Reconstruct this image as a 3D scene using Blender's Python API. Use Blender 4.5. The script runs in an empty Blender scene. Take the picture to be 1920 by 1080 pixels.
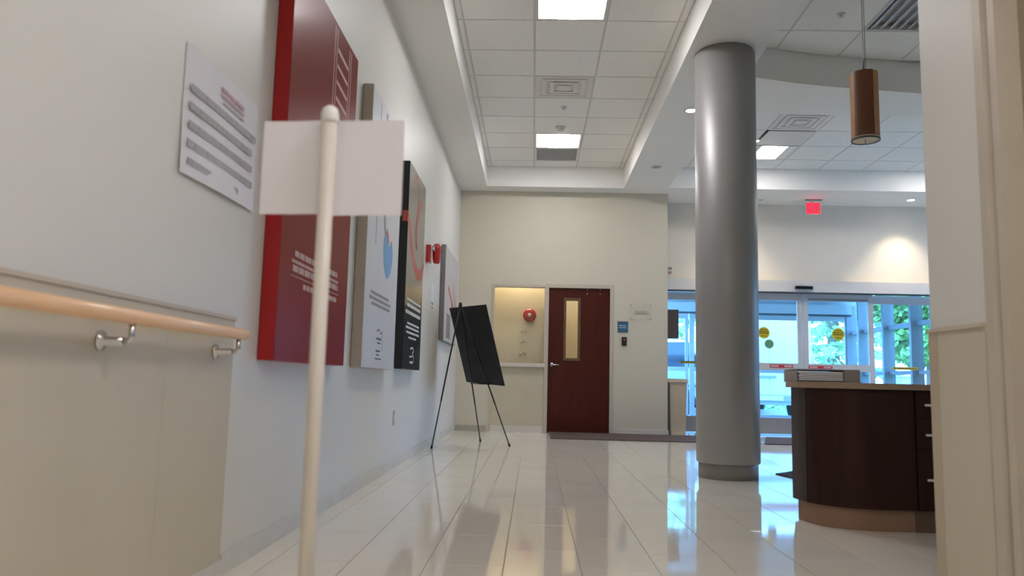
import bpy, bmesh, math, random
from math import pi, sin, cos
from mathutils import Vector, Matrix
random.seed(7)
S = bpy.context.scene
COL = S.collection

# ------------------------------------------------------------------ camera
cd = bpy.data.cameras.new('camera'); cam = bpy.data.objects.new('camera', cd); COL.objects.link(cam)
S.camera = cam
cd.sensor_width = 36.0; cd.sensor_fit = 'HORIZONTAL'
cd.lens = 1457.97 / 1920 * 36.0
cd.clip_start = 0.05; cd.clip_end = 400
_R = ((0.99936036, 0.02675706, 0.02372619), (-0.02038537, -0.11887189, 0.99270031), (-0.02938212, 0.99254901, 0.11825041))
right, up, fwd = (Vector(r) for r in _R)
M = Matrix((right, up, -fwd)).transposed().to_4x4(); M.translation = Vector((0, 0, 0.7165))
cam.matrix_world = M
cd.dof.use_dof = True; cd.dof.focus_distance = 8.5; cd.dof.aperture_fstop = 27.3 / 1000 / 0.009
# ------------------------------------------------------------------ world: overcast daylight, blue against the warm-balanced interior
W = bpy.data.worlds.new('sky'); S.world = W; W.use_nodes = True
wn = W.node_tree; wn.nodes.clear()
wo = wn.nodes.new('ShaderNodeOutputWorld'); wb = wn.nodes.new('ShaderNodeBackground')
tc = wn.nodes.new('ShaderNodeTexCoord'); sx = wn.nodes.new('ShaderNodeSeparateXYZ'); cr = wn.nodes.new('ShaderNodeValToRGB')
cr.color_ramp.elements[0].position = 0.0; cr.color_ramp.elements[0].color = (0.17, 0.47, 0.98, 1)
cr.color_ramp.elements[1].position = 0.8; cr.color_ramp.elements[1].color = (0.12, 0.40, 1.0, 1)
wn.links.new(tc.outputs['Generated'], sx.inputs[0]); wn.links.new(sx.outputs['Z'], cr.inputs[0])
wn.links.new(cr.outputs[0], wb.inputs[0]); wn.links.new(wb.outputs[0], wo.inputs[0])
wb.inputs[1].default_value = 7.5
# ------------------------------------------------------------------ exposure and light strengths
S.view_settings.view_transform = 'Standard'; S.view_settings.look = 'None'
S.view_settings.exposure = 1.2; S.view_settings.gamma = 1.0
S.view_settings.use_curve_mapping = False
S.cycles.max_bounces = 9; S.cycles.diffuse_bounces = 7; S.cycles.glossy_bounces = 4
S.cycles.transmission_bounces = 6; S.cycles.transparent_max_bounces = 12
S.cycles.caustics_reflective = False; S.cycles.caustics_refractive = False
S.cycles.sample_clamp_indirect = 10.0
PANEL_E = 14.5       # ceiling light panels
DOWN_E = 14.0        # visible discs of the downlights
PANEL_C = (1.0, 0.965, 0.975)

# ------------------------------------------------------------------ materials
def lin(c):
    return tuple(((v / 255) / 12.92 if v / 255 <= 0.04045 else ((v / 255 + 0.055) / 1.055) ** 2.4) for v in c)
MATS = {}
def mat(name, rgb, rough=0.6, metal=0.0, var=0.04, scale=6.0, bump=0.0, bscale=80.0, spec=0.5, coat=0.0, stretch=None, coat_rough=0.1):
    """procedural principled surface: sRGB colour with a little noise in tone and an optional fine relief"""
    if name in MATS: return MATS[name]
    m = bpy.data.materials.new(name); m.use_nodes = True; MATS[name] = m
    n = m.node_tree.nodes; l = m.node_tree.links; p = n['Principled BSDF']
    c = lin(rgb)
    tcn = n.new('ShaderNodeTexCoord'); mp = n.new('ShaderNodeMapping')
    l.new(tcn.outputs['Object'], mp.inputs[0])
    if stretch: mp.inputs['Scale'].default_value = stretch
    nz = n.new('ShaderNodeTexNoise'); nz.inputs['Scale'].default_value = scale; nz.inputs['Detail'].default_value = 4
    l.new(mp.outputs[0], nz.inputs['Vector'])
    rp = n.new('ShaderNodeValToRGB')
    rp.color_ramp.elements[0].position = 0.3; rp.color_ramp.elements[1].position = 0.7
    rp.color_ramp.elements[0].color = tuple(v * (1 - var) for v in c) + (1,)
    rp.color_ramp.elements[1].color = tuple(min(1, v * (1 + var)) for v in c) + (1,)
    l.new(nz.outputs['Fac'], rp.inputs[0]); l.new(rp.outputs[0], p.inputs['Base Color'])
    p.inputs['Roughness'].default_value = rough; p.inputs['Metallic'].default_value = metal
    p.inputs['Specular IOR Level'].default_value = spec
    p.inputs['Coat Weight'].default_value = coat; p.inputs['Coat Roughness'].default_value = coat_rough
    if bump:
        n2 = n.new('ShaderNodeTexNoise'); n2.inputs['Scale'].default_value = bscale; n2.inputs['Detail'].default_value = 3
        l.new(mp.outputs[0], n2.inputs['Vector'])
        b = n.new('ShaderNodeBump'); b.inputs['Strength'].default_value = bump; b.inputs['Distance'].default_value = 0.01
        l.new(n2.outputs['Fac'], b.inputs['Height']); l.new(b.outputs[0], p.inputs['Normal'])
    return m
def emit(name, rgb, strength):
    if name in MATS: return MATS[name]
    m = bpy.data.materials.new(name); m.use_nodes = True; MATS[name] = m
    n = m.node_tree.nodes; n.clear()
    e = n.new('ShaderNodeEmission'); o = n.new('ShaderNodeOutputMaterial')
    e.inputs[0].default_value = (*rgb, 1); e.inputs[1].default_value = strength
    m.node_tree.links.new(e.outputs[0], o.inputs[0]); return m
def glass(name, tint=(0.95, 0.97, 0.97), refl=1.0, milky=0.0):
    if name in MATS: return MATS[name]
    m = bpy.data.materials.new(name); m.use_nodes = True; MATS[name] = m
    n = m.node_tree.nodes; l = m.node_tree.links; n.clear()
    o = n.new('ShaderNodeOutputMaterial'); t = n.new('ShaderNodeBsdfTransparent'); g = n.new('ShaderNodeBsdfGlossy')
    t.inputs[0].default_value = (*tint, 1); g.inputs['Roughness'].default_value = 0.02
    f = n.new('ShaderNodeFresnel'); ge = n.new('ShaderNodeNewGeometry'); mr = n.new('ShaderNodeMapRange')
    mr.inputs['To Min'].default_value = 1.45; mr.inputs['To Max'].default_value = 1 / 1.45   # same reflectance on the back faces of the pane
    l.new(ge.outputs['Backfacing'], mr.inputs['Value']); l.new(mr.outputs[0], f.inputs[0])
    mx = n.new('ShaderNodeMixShader'); mu = n.new('ShaderNodeMath'); mu.operation = 'MULTIPLY'; mu.inputs[1].default_value = refl
    l.new(f.outputs[0], mu.inputs[0]); l.new(mu.outputs[0], mx.inputs[0]); l.new(t.outputs[0], mx.inputs[1]); l.new(g.outputs[0], mx.inputs[2])
    last = mx
    if milky:
        d = n.new('ShaderNodeBsdfDiffuse'); d.inputs[0].default_value = (.8, .8, .78, 1)
        m2 = n.new('ShaderNodeMixShader'); m2.inputs[0].default_value = milky
        l.new(mx.outputs[0], m2.inputs[1]); l.new(d.outputs[0], m2.inputs[2]); last = m2
    l.new(last.outputs[0], o.inputs[0]); return m
def wood(name, c1, c2, rough=0.35, scale=3.0, stretch=(8, 8, 0.7), coat=0.0, spec=.5):
    if name in MATS: return MATS[name]
    m = bpy.data.materials.new(name); m.use_nodes = True; MATS[name] = m
    n = m.node_tree.nodes; l = m.node_tree.links; p = n['Principled BSDF']
    tcn = n.new('ShaderNodeTexCoord'); mp = n.new('ShaderNodeMapping'); mp.inputs['Scale'].default_value = stretch
    nz = n.new('ShaderNodeTexNoise'); nz.inputs['Scale'].default_value = scale; nz.inputs['Detail'].default_value = 8; nz.inputs['Roughness'].default_value = .65
    rp = n.new('ShaderNodeValToRGB'); rp.color_ramp.elements[0].position = .32; rp.color_ramp.elements[1].position = .68
    rp.color_ramp.elements[0].color = (*lin(c1), 1); rp.color_ramp.elements[1].color = (*lin(c2), 1)
    l.new(tcn.outputs['Object'], mp.inputs[0]); l.new(mp.outputs[0], nz.inputs['Vector']); l.new(nz.outputs['Fac'], rp.inputs[0])
    l.new(rp.outputs[0], p.inputs['Base Color']); p.inputs['Roughness'].default_value = rough
    p.inputs['Coat Weight'].default_value = coat; p.inputs['Specular IOR Level'].default_value = spec
    return m
def floor_tile_mat():
    m = mat('floor_porcelain', (236, 230, 217), rough=0.055, var=0.04, scale=1.6)
    n = m.node_tree.nodes; l = m.node_tree.links; p = n['Principled BSDF']
    p.inputs['IOR'].default_value = 1.75
    geo = n.new('ShaderNodeNewGeometry')
    n2 = n.new('ShaderNodeTexNoise'); n2.inputs['Scale'].default_value = 1.7; n2.inputs['Detail'].default_value = 1
    b = n.new('ShaderNodeBump'); b.inputs['Strength'].default_value = 0.07; b.inputs['Distance'].default_value = 0.012
    l.new(geo.outputs['Position'], n2.inputs['Vector']); l.new(n2.outputs['Fac'], b.inputs['Height']); l.new(b.outputs[0], p.inputs['Normal'])
    return m

WALL = mat('wall_paint', (216, 214, 208), 0.42, var=0.015, scale=1.2, bump=0.05, bscale=260)
WALLF = mat('far_wall_paint', (204, 197, 178), 0.5, var=0.015, scale=1.2, bump=0.05, bscale=260)
WAIN = mat('wainscot_vinyl', (198, 189, 170), 0.5, var=0.025, scale=2.0, bump=0.08, bscale=200)
CAPM = mat('wainscot_cap', (196, 184, 166), 0.45)
SOFFIT = mat('ceiling_paint', (234, 232, 227), 0.7, var=0.015, scale=1)
TILEC = mat('acoustic_tile', (236, 234, 228), 0.85, var=0.03, scale=30, bump=0.15, bscale=400)
GRIDM = mat('grid_metal', (205, 203, 198), 0.5)
BASE = mat('stone_base', (206, 204, 198), 0.3, var=0.06, scale=5)
GROUT = mat('grout', (128, 122, 112), 0.8)
FT = floor_tile_mat()
WHITE = mat('white_enamel', (218, 214, 206), 0.4, var=0.015)
ALU = mat('satin_aluminium', (205, 201, 199), 0.4, metal=0.05, var=0.02)
VALU = mat('vestibule_aluminium', (196, 196, 198), 0.4, metal=0.1, var=0.02)
COLM = mat('silver_column_paint', (156, 155, 154), 0.42, metal=0.25, var=0.02)
MAHOG = wood('mahogany_veneer', (64, 20, 11), (80, 26, 14), 0.38, 2.5, (9, 9, .6), spec=.25)
DESKW = wood('dark_desk_laminate', (38, 18, 11), (52, 25, 16), 0.5, 2.2, (7, 7, .6), spec=.22)
RAILW = wood('maple_rail', (226, 178, 132), (238, 196, 152), 0.35, 3, (6, .5, 6), coat=.2)
PENDW = wood('pendant_veneer', (98, 56, 32), (116, 68, 40), 0.45, 3, (10, 10, .5))
CHROME = mat('brushed_chrome', (205, 205, 205), 0.18, metal=1.0, var=0.01)
BLACK = mat('matte_black', (22, 22, 24), 0.55, var=.05)
RUBBER = mat('black_rubber', (18, 18, 18), 0.7)
PAPER = mat('white_paper', (226, 224, 230), 0.6, var=.01)
GREYPR = mat('grey_print', (172, 170, 173), 0.6)
MATM = mat('entrance_mat', (94, 76, 68), 0.95, var=.15, scale=60, bump=.6, bscale=300)
GL = glass('clear_glass')
BRONZE = mat('bronze_frame', (96, 80, 54), 0.4, metal=.2)
RED = mat('signal_red', (178, 22, 28), 0.25, coat=.4)

# ------------------------------------------------------------------ mesh helpers
def nb(): return bmesh.new()
def box(bm, a, b, mi=0):
    x0, y0, z0 = (min(a[i], b[i]) for i in range(3)); x1, y1, z1 = (max(a[i], b[i]) for i in range(3))
    v = [bm.verts.new(p) for p in ((x0, y0, z0), (x1, y0, z0), (x1, y1, z0), (x0, y1, z0), (x0, y0, z1), (x1, y0, z1), (x1, y1, z1), (x0, y1, z1))]
    fs = []
    for q in ((0, 3, 2, 1), (4, 5, 6, 7), (0, 1, 5, 4), (1, 2, 6, 5), (2, 3, 7, 6), (3, 0, 4, 7)):
        f = bm.faces.new([v[i] for i in q]); f.material_index = mi; fs.append(f)
    return v, fs
def prism(bm, pts, z0, z1, axis='Z', mi=0):
    """extrude a 2-D outline (counter-clockwise) along an axis"""
    def P(p, h):
        return {'Z': (p[0], p[1], h), 'X': (h, p[0], p[1]), 'Y': (p[0], h, p[1])}[axis]
    a = [bm.verts.new(P(p, z0)) for p in pts]; b = [bm.verts.new(P(p, z1)) for p in pts]
    n = len(pts)
    f = bm.faces.new(a); f.material_index = mi
    f = bm.faces.new(b[::-1]); f.material_index = mi
    for i in range(n):
        f = bm.faces.new((a[i], b[i], b[(i + 1) % n], a[(i + 1) % n])); f.material_index = mi
    return a, b
def frame_of(d):
    d = d.normalized(); u = d.cross(Vector((0, 0, 1)))
    if u.length < 1e-4: u = Vector((1, 0, 0))
    u.normalize(); return u, u.cross(d).normalized()
def tube(bm, pts, r, seg=12, cap=True, smooth=True):
    pts = [Vector(p) for p in pts]; n = len(pts)
    rs = r if isinstance(r, (list, tuple)) else [r] * n
    rings = []; u = v = None
    for i, p in enumerate(pts):
        d = (pts[min(i + 1, n - 1)] - pts[max(i - 1, 0)]).normalized()
        if u is None: u, v = frame_of(d)
        else:
            u = (u - d * u.dot(d)).normalized(); v = u.cross(d).normalized()
        rings.append([bm.verts.new(p + (u * cos(2 * pi * k / seg) + v * sin(2 * pi * k / seg)) * rs[i]) for k in range(seg)])
    for a, b in zip(rings, rings[1:]):
        for k in range(seg):
            f = bm.faces.new((a[k], a[(k + 1) % seg], b[(k + 1) % seg], b[k])); f.smooth = smooth
    if cap:
        bm.faces.new(rings[0][::-1]); bm.faces.new(rings[-1])
    return rings
def lathe(bm, prof, origin=(0, 0, 0), axis='Z', seg=32, smooth=True, loop=False):
    """revolve (radius, height) pairs about an axis through origin"""
    o = Vector(origin); rings = []
    def P(r, h, t):
        c, s = r * cos(t), r * sin(t)
        return o + Vector({'Z': (c, s, h), 'X': (h, c, s), 'Y': (c, h, s)}[axis])
    for r, h in prof:
        if r < 1e-6: rings.append([bm.verts.new(P(0, h, 0))])
        else: rings.append([bm.verts.new(P(r, h, 2 * pi * k / seg)) for k in range(seg)])
    for a, b in (list(zip(rings, rings[1:])) + ([(rings[-1], rings[0])] if loop else [])):
        for k in range(seg):
            k2 = (k + 1) % seg
            if len(a) == 1 and len(b) == 1: continue
            if len(a) == 1: f = bm.faces.new((a[0], b[k2], b[k]))
            elif len(b) == 1: f = bm.faces.new((a[k], a[k2], b[0]))
            else: f = bm.faces.new((a[k], a[k2], b[k2], b[k]))
            f.smooth = smooth
    for e, rev in ((rings[0], True), (rings[-1], False)):
        if len(e) > 1 and not loop: bm.faces.new(e[::-1] if rev else e)
def disc(bm, c, r, axis='Y', seg=28, t=.001):
    lathe(bm, [(0, -t), (r, -t), (r, 0), (0, 0)], c, axis, seg, smooth=False)
def obj(name, bm, m, parent=None, bevel=0.0, loc=None, auto=True):
    bmesh.ops.recalc_face_normals(bm, faces=bm.faces)
    me = bpy.data.meshes.new(name); 
    if bevel:
        es = [e for e in bm.edges if len(e.link_faces) == 2 and e.calc_face_angle(0) > 0.6]
        bmesh.ops.bevel(bm, geom=es, offset=bevel, segments=2, profile=0.7, affect='EDGES', clamp_overlap=True)
    bm.to_mesh(me); bm.free()
    for mm in (m if isinstance(m, (list, tuple)) else [m]): me.materials.append(mm)
    o = bpy.data.objects.new(name, me); COL.objects.link(o)
    if loc is not None: o.location = loc
    if parent is not None: o.parent = parent
    return o
def tag(o, label, cat, group=None):
    o['label'] = label; o['category'] = cat
    if group: o['group'] = group
    return o
def thing(name, label, cat, loc=(0, 0, 0), group=None, rotz=0.0):
    o = bpy.data.objects.new(name, None); COL.objects.link(o); o.empty_display_size = .1
    o.location = loc; o.rotation_euler = (0, 0, rotz); return tag(o, label, cat, group)
def struct(name, bm, m, parent=None, bevel=0.0):
    o = obj(name, bm, m, parent, bevel)
    if parent is None: o['kind'] = 'structure'
    return o
def B(name, a, b, m, parent=None, bevel=0.0, st=False, off=None):
    bm = nb()
    if off is not None:
        a = [a[i] - off[i] for i in range(3)]; b = [b[i] - off[i] for i in range(3)]
    box(bm, a, b)
    return struct(name, bm, m, parent, bevel) if st else obj(name, bm, m, parent, bevel)
def text_mesh(body, size, m, name, parent, extrude=.0006, mat4=None, align='CENTER', sx=1.0, bold=0.0):
    cu = bpy.data.curves.new(name, 'FONT'); cu.body = body; cu.size = size; cu.extrude = extrude; cu.offset = bold
    cu.align_x = align; cu.align_y = 'CENTER'
    t = bpy.data.objects.new(name + '_tmp', cu); COL.objects.link(t)
    bpy.context.view_layer.update()
    me = bpy.data.meshes.new_from_object(t.evaluated_get(bpy.context.evaluated_depsgraph_get()))
    bpy.data.objects.remove(t); bpy.data.curves.remove(cu)
    me.transform(Matrix.Diagonal((sx, 1, 1, 1)))
    if mat4 is not None: me.transform(mat4)
    me.materials.clear(); me.materials.append(m)
    o = bpy.data.objects.new(name, me); COL.objects.link(o)
    if parent is not None: o.parent = parent
    return o
def face_mat(origin, xdir, ydir):
    x = Vector(xdir).normalized(); y = Vector(ydir).normalized(); z = x.cross(y)
    m = Matrix((x, y, z)).transposed().to_4x4(); m.translation = Vector(origin); return m
def text_rows(bm, org, u, v, rows, t=.0008, jitter=3, gap=.42):
    """illegible small print: rows of little word blocks. rows = (x0, x1, y, height)"""
    rnd = random.Random(jitter)
    u = Vector(u); v = Vector(v); n = u.cross(v).normalized(); o = Vector(org)
    for x0, x1, y, h in rows:
        x = x0
        while x < x1 - h * .4:
            w = min(rnd.uniform(1.2, 3.8) * h, x1 - x)
            ps = [o + u * a + v * b for a, b in ((x, y), (x + w, y), (x + w, y + h), (x, y + h))]
            a = [bm.verts.new(p) for p in ps]; b = [bm.verts.new(p + n * t) for p in ps]
            bm.faces.new(b); bm.faces.new(a[::-1])
            for i in range(4): bm.faces.new((a[i], a[(i + 1) % 4], b[(i + 1) % 4], b[i]))
            x += w + h * gap
def ribbon(bm, org, u, v, pts, w, t=.0008):
    """a flat printed stroke of given width along 2-D points"""
    u = Vector(u); v = Vector(v); n = u.cross(v).normalized(); o = Vector(org)
    P = [Vector(p) for p in pts]; L = []
    for i, p in enumerate(P):
        d = (P[min(i + 1, len(P) - 1)] - P[max(i - 1, 0)]).normalized(); q = Vector((-d.y, d.x))
        ww = w[i] if isinstance(w, (list, tuple)) else w
        L.append((p + q * ww / 2, p - q * ww / 2))
    W3 = lambda p, h: bm.verts.new(o + u * p.x + v * p.y + n * h)
    A = [(W3(a, t), W3(b, t)) for a, b in L]
    for a, b in zip(A, A[1:]): bm.faces.new((a[0], a[1], b[1], b[0]))
def smooth_pts(pts, n=8):
    out = []
    P = [Vector(p) for p in pts]; P = [P[0] * 2 - P[1]] + P + [P[-1] * 2 - P[-2]]
    for i in range(1, len(P) - 2):
        for k in range(n):
            t = k / n; a, b, c, d = P[i - 1:i + 3]
            out.append(.5 * ((2 * b) + (c - a) * t + (2 * a - 5 * b + 4 * c - d) * t * t + (3 * b - a - 3 * c + d) * t ** 3))
    out.append(P[-2]); return out

# ================================================================== THE ROOM
XL, YF, ZS, ZT = -1.11, 11.18, 3.48, 3.778
TL, TR = -0.716, 1.239
XS = 1.861           # right edge of the soffit that carries the column
YG = 11.75           # entrance glazing
XRW, YRE = 1.45, 2.88
XM = 8.2
# floor slab and tiles
flo = B('floor', (-1.35, -2.5, -.12), (XM, YG + .1, -.004), GROUT, st=True)
far_bm = nb(); ntile = 0
tile_mesh = {}
xs0 = -1.0
k = -1
while True:
    x0 = xs0 + .3 * k; x1 = x0 + .3
    if x0 > XM: break
    cx0, cx1 = max(x0, XL), min(x1, XM)
    ph = 3.12 + (.3 if k % 2 else 0)
    j = -9
    while True:
        y0 = ph + .6 * j; y1 = y0 + .6; j += 1
        if y0 > YG: break
        y0c, y1c = max(y0, -2.4), min(y1, YG + .05)
        if y1c - y0c < .02 or cx1 - cx0 < .02: continue
        g = .0014
        seen = y1c > 2.3 and y0c < 8.1 and (cx1 < 1.2 or (y0c > 3.4 and cx0 < .52 * y1c and cx0 < 3.0))
        if seen and ntile < 295:
            key = (round(cx1 - cx0, 4), round(y1c - y0c, 4))
            if key not in tile_mesh:
                bm = nb(); box(bm, (g, g, -.010), (cx1 - cx0 - g, y1c - y0c - g, 0))
                o = obj('floor_tile', bm, FT, flo, bevel=.0008, loc=(cx0, y0c, 0)); tile_mesh[key] = o.data
            else:
                o = bpy.data.objects.new('floor_tile', tile_mesh[key]); COL.objects.link(o); o.parent = flo; o.location = (cx0, y0c, 0)
            ntile += 1
        else:
            box(far_bm, (cx0 + g, y0c + g, -.010), (cx1 - g, y1c - g, 0))
    k += 1
ft = obj('floor_tiling', far_bm, FT, flo); ft['kind'] = 'stuff'

# walls
B('wall_left', (XL - .2, -2.5, -.1), (XL, 12.9, ZT + .2), WALL, st=True)
# far wall with an opening for the side window and the door
W0, W1, D0, D1 = -0.60, 0.150, 0.205, 1.085
ZH = 2.085
bm = nb()
box(bm, (XL, YF, -.1), (W0, YF + .14, ZT + .2)); box(bm, (W0, YF, ZH), (D1, YF + .14, ZT + .2))
box(bm, (W0, YF, -.1), (W1, YF + .14, .90)); box(bm, (W1, YF, -.1), (D0, YF + .14, ZH)); box(bm, (D1, YF, -.1), (1.912, YF + .14, ZT + .2))
box(bm, (1.80, YF + .14, -.1), (1.912, YG + .1, ZT + .2))
struct('wall_far', bm, WALLF)
# entrance wall above the glazing and at the unseen right
bm = nb(); box(bm, (1.912, YG, 2.30), (XM, YG + .18, ZT + .2)); box(bm, (6.5, YG, -.1), (XM, YG + .18, 2.30))
struct('wall_entrance', bm, mat('entrance_wall_paint', (226, 217, 202), .5, var=.015, bump=.05, bscale=260))
bm = nb(); box(bm, (XM, YRE, -.1), (XM + .2, 7.9, ZT + .2)); box(bm, (XM, 10.0, -.1), (XM + .2, YG + .2, ZT + .2)); box(bm, (XM, 7.9, 2.1), (XM + .2, 10.0, ZT + .2)); box(bm, (XM, 7.9, -.1), (XM + .2, 10.0, .25))
struct('wall_right', bm, WALLF)
w4 = bpy.data.objects.new('fill_window_4', None); COL.objects.link(w4); w4['kind'] = 'structure'  # added in the unseen lobby wall to throw blue light on the column
for yy in (7.9, 8.925, 9.95): B('mullion', (XM + .03, yy, .25), (XM + .13, yy + .05, 2.1), ALU, w4)
for yy in (7.95, 8.975): B('pane', (XM + .07, yy, .25), (XM + .08, yy + .975, 2.1), glass('tinted_glass', (.80, .80, .80)), w4)
bm = nb(); box(bm, (XRW, 2.515, -.1), (XRW + .14, YRE, ZT + .2)); box(bm, (XRW, 1.38, 2.14), (XRW + .14, 2.515, ZT + .2)); box(bm, (XRW, -2.5, -.1), (XRW + .14, 1.38, ZT + .2))
struct('wall_corridor_right', bm, WALL)
B('wall_desk_side', (XRW + .14, YRE - .14, -.1), (XM, YRE, ZT + .2), WALL, st=True)
B('wall_behind', (XL - .1, -2.6, -.1), (XRW + .14, -2.45, ZT + .2), WALL, st=True)
# room behind the far door and the side window
bm = nb()
box(bm, (XL, 12.55, -.1), (1.8, 12.69, 3.0)); box(bm, (1.72, YF + .14, -.1), (1.80, 12.55, 3.0)); 
struct('wall_back_room', bm, mat('back_room_paint', (222, 208, 178), .5, var=.02))
B('ceiling_back_room', (XL, YF + .14, 2.75), (1.8, 12.6, 2.85), SOFFIT, st=True)
B('floor_back_room', (XL, YF + .14, -.1), (1.8, 12.6, 0), FT, st=True)

# soffit, trays
def curve_y(x):
    P = [(1.80, 6.70), (1.968, 6.79), (2.342, 6.91), (2.705, 6.985), (3.127, 7.05), (3.59, 7.125), (4.4, 7.17), (5.4, 7.12), (6.7, 6.9)]
    for (xa, ya), (xb, yb) in zip(P, P[1:]):
        if xa <= x <= xb: return ya + (yb - ya) * (x - xa) / (xb - xa)
    return P[0][1] if x < P[0][0] else P[-1][1]
YA0, YA1 = 2.66, 10.885
bm = nb(); zt = ZT + .10
box(bm, (XL - .1, -2.5, ZS), (TL, YF + .1, zt)); box(bm, (TL, -2.5, ZS), (TR, YA0, zt)); box(bm, (TL, YA1, ZS), (TR, YF + .1, zt))
box(bm, (TR, -2.5, ZS), (XS, YG + .1, zt)); box(bm, (XS, YRE - .1, ZS), (XM, 4.1, zt)); box(bm, (6.6, 4.1, ZS), (XM, YG + .1, zt)); box(bm, (XS, 10.812, ZS), (6.6, YG + .1, zt))
N = 40; xs_ = [XS + (6.6 - XS) * i / N for i in range(N + 1)]
prism(bm, [(x, curve_y(x)) for x in xs_] + [(6.6, 7.745), (XS, 7.745)], ZS, zt)
ceil = struct('ceiling', bm, SOFFIT)
B('ceiling_slab', (XL - .2, -2.6, zt), (XM + .2, YG + .2, zt + .1), SOFFIT, st=True)
# small angle trims where tiles meet the faces (grid), tiles
def tile_field(xe, ye, ymax=None, ymin=None, skip=(), vis=lambda x, y: True):
    grid = nb(); rest = nb(); nrest = 0
    for i in range(len(xe) - 1):
        for j in range(len(ye) - 1):
            if (i, j) in skip: continue
            x0, x1, y0, y1 = xe[i] + .010, xe[i + 1] - .010, ye[j] + .010, ye[j + 1] - .010
            ya, yb = y1, y1
            if ymax:
                ya, yb = min(y1, ymax(x0) - .005), min(y1, ymax(x1) - .005)
                if min(ya, yb) - y0 < .03: continue
            b = nb(); prism(b, [(0, 0), (x1 - x0, 0), (x1 - x0, yb - y0), (0, ya - y0)], 0, .016)
            obj('ceiling_tile', b, TILEC, ceil, loc=(x0, y0, ZT - .003))
    for x in xe: 
        ylim = min(ye[-1], ymax(x)) if ymax else ye[-1]
        box(grid, (x - .012, ye[0], ZT + .001), (x + .012, ylim, ZT + .03))
    for y in ye:
        if ymax:
            xa = [x for x in xs_ if curve_y(x) >= y]
            if not xa: continue
            box(grid, (min(xa), y - .012, ZT + .0015), (max(xa), y + .012, ZT + .03))
        else: box(grid, (xe[0], y - .012, ZT + .0015), (xe[-1], y + .012, ZT + .03))
    g = obj('ceiling_grid', grid, GRIDM, ceil)
XA = [TL, -.657, -.047, .563, 1.173, TR]
YA = [6.32 + .61 * k for k in range(-6, 8)] + [YA1]
def row_of(YY, y): return min(range(len(YY)), key=lambda i: abs(YY[i] - y))
LA = [row_of(YA, v) for v in (9.37, 5.71)]
rv1, rv2 = row_of(YA, 7.54), row_of(YA, 9.98)
tile_field(XA, YA, skip={(2, r) for r in LA} | {(2, rv1), (2, rv2)})
XB = [XS, 2.155, 2.765, 3.375, 3.985, 4.595, 5.205, 5.815, 6.6]
YB1 = [4.1] + [6.46 + .61 * k for k in range(-3, 2)] + [7.3]
iv = XB.index(2.765); jv = row_of(YB1, 5.85)
tile_field(XB, YB1, ymax=curve_y, skip={(iv, jv)})
XC = [XS, 2.125, 2.735, 3.345, 3.955, 4.565, 5.175, 5.785, 6.6]
YC = [7.745, 7.90, 8.51, 9.12, 9.73, 10.34, 10.812]
tile_field(XC, YC, skip={(2, 3), (6, 3), (2, 2), (2, 1)})

# light panels
def light_panel(x0, y0, label, group='recessed ceiling light panels', low=False):
    t = thing('ceiling_light', label, 'light', (x0, y0, ZT), group)
    b = nb(); w = .61; e = .02
    box(b, (e * .5, e * .5, -.004), (w - e * .5, e * 1.6, .045)); box(b, (e * .5, w - e * 1.6, -.004), (w - e * .5, w - e * .5, .045))
    box(b, (e * .5, e * 1.6, -.004), (e * 1.6, w - e * 1.6, .045)); box(b, (w - e * 1.6, e * 1.6, -.004), (w - e * .5, w - e * 1.6, .045))
    obj('frame', b, WHITE, t)
    b = nb(); n = 10; i0, i1 = e * 1.6, w - e * 1.6
    pts = [(i0 + (i1 - i0) * i / n, .004 - .012 * sin(pi * i / n)) for i in range(n + 1)] + [(i1, .02), (i0, .02)]
    prism(b, pts, i0, i1, 'Y')
    obj('diffuser', b, emit('corridor_panel_glow', PANEL_C, PANEL_E * .62) if low else emit('panel_glow', PANEL_C, PANEL_E), t)
    return t
light_panel(-.047, 9.37, 'square lit ceiling panel near the far wall, in front of a grey return grille')
light_panel(-.047, 5.71, 'large lit ceiling panel cut by the top edge of the photo, over the passage')
B('ceiling_corridor', (XL, -2.45, 2.62), (XRW, 2.40, ZS), SOFFIT, st=True)
def surface_panel(x, y, z, label):
    t = light_panel(x, y, label, low=True); t.location.z = z - .046; return t
surface_panel(.25, .95, 2.62, 'lit panel under the low corridor ceiling, nearest the handrail')
surface_panel(.25, -1.2, 2.62, 'lit panel under the low corridor ceiling behind the viewer')
light_panel(2.735, 9.73, 'lit ceiling panel right of the silver column, in the lobby ceiling')
light_panel(5.175, 9.73, 'unseen lit panel added as lobby fill light, behind the corridor wall end')  # out of view, added for ambient light in the lobby
# downlights
def downlight(x, y, label, z=ZS, lit=True, spot=0, r=.055, size=1.35, aim=None, col=(1, .86, .66)):
    t = thing('downlight', label, 'downlight', (x, y, z), 'round downlights in the ceiling')
    b = nb(); lathe(b, [(r, 0.0), (r + .018, -.002), (r + .020, -.005), (r + .002, -.007), (r - .004, -.003), (r - .004, 0.0)], seg=28, loop=True)
    obj('trim_ring', b, WHITE, t)
    b = nb(); lathe(b, [(0, -.004), (r - .004, -.004), (r - .004, -.001), (0, -.001)], seg=28, smooth=False)
    obj('lens', b, emit('downlight_glow', (1, .93, .82), DOWN_E) if lit else mat('dark_lens', (120, 118, 112), .3), t)
    if spot:
        ld = bpy.data.lights.new('downlight_lamp', 'SPOT'); ld.energy = spot; ld.spot_size = size; ld.spot_blend = .75; ld.color = col; ld.shadow_soft_size = .04
        lo = bpy.data.objects.new('downlight_lamp', ld); COL.objects.link(lo); lo.parent = t; lo.location = (0, 0, -.012)
        if aim: lo.rotation_euler = Vector(aim).to_track_quat('-Z', 'Y').to_euler()
    return t
downlight(1.547, 7.66, 'lit downlight touching the left side of the silver column in the view', spot=14)
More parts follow.
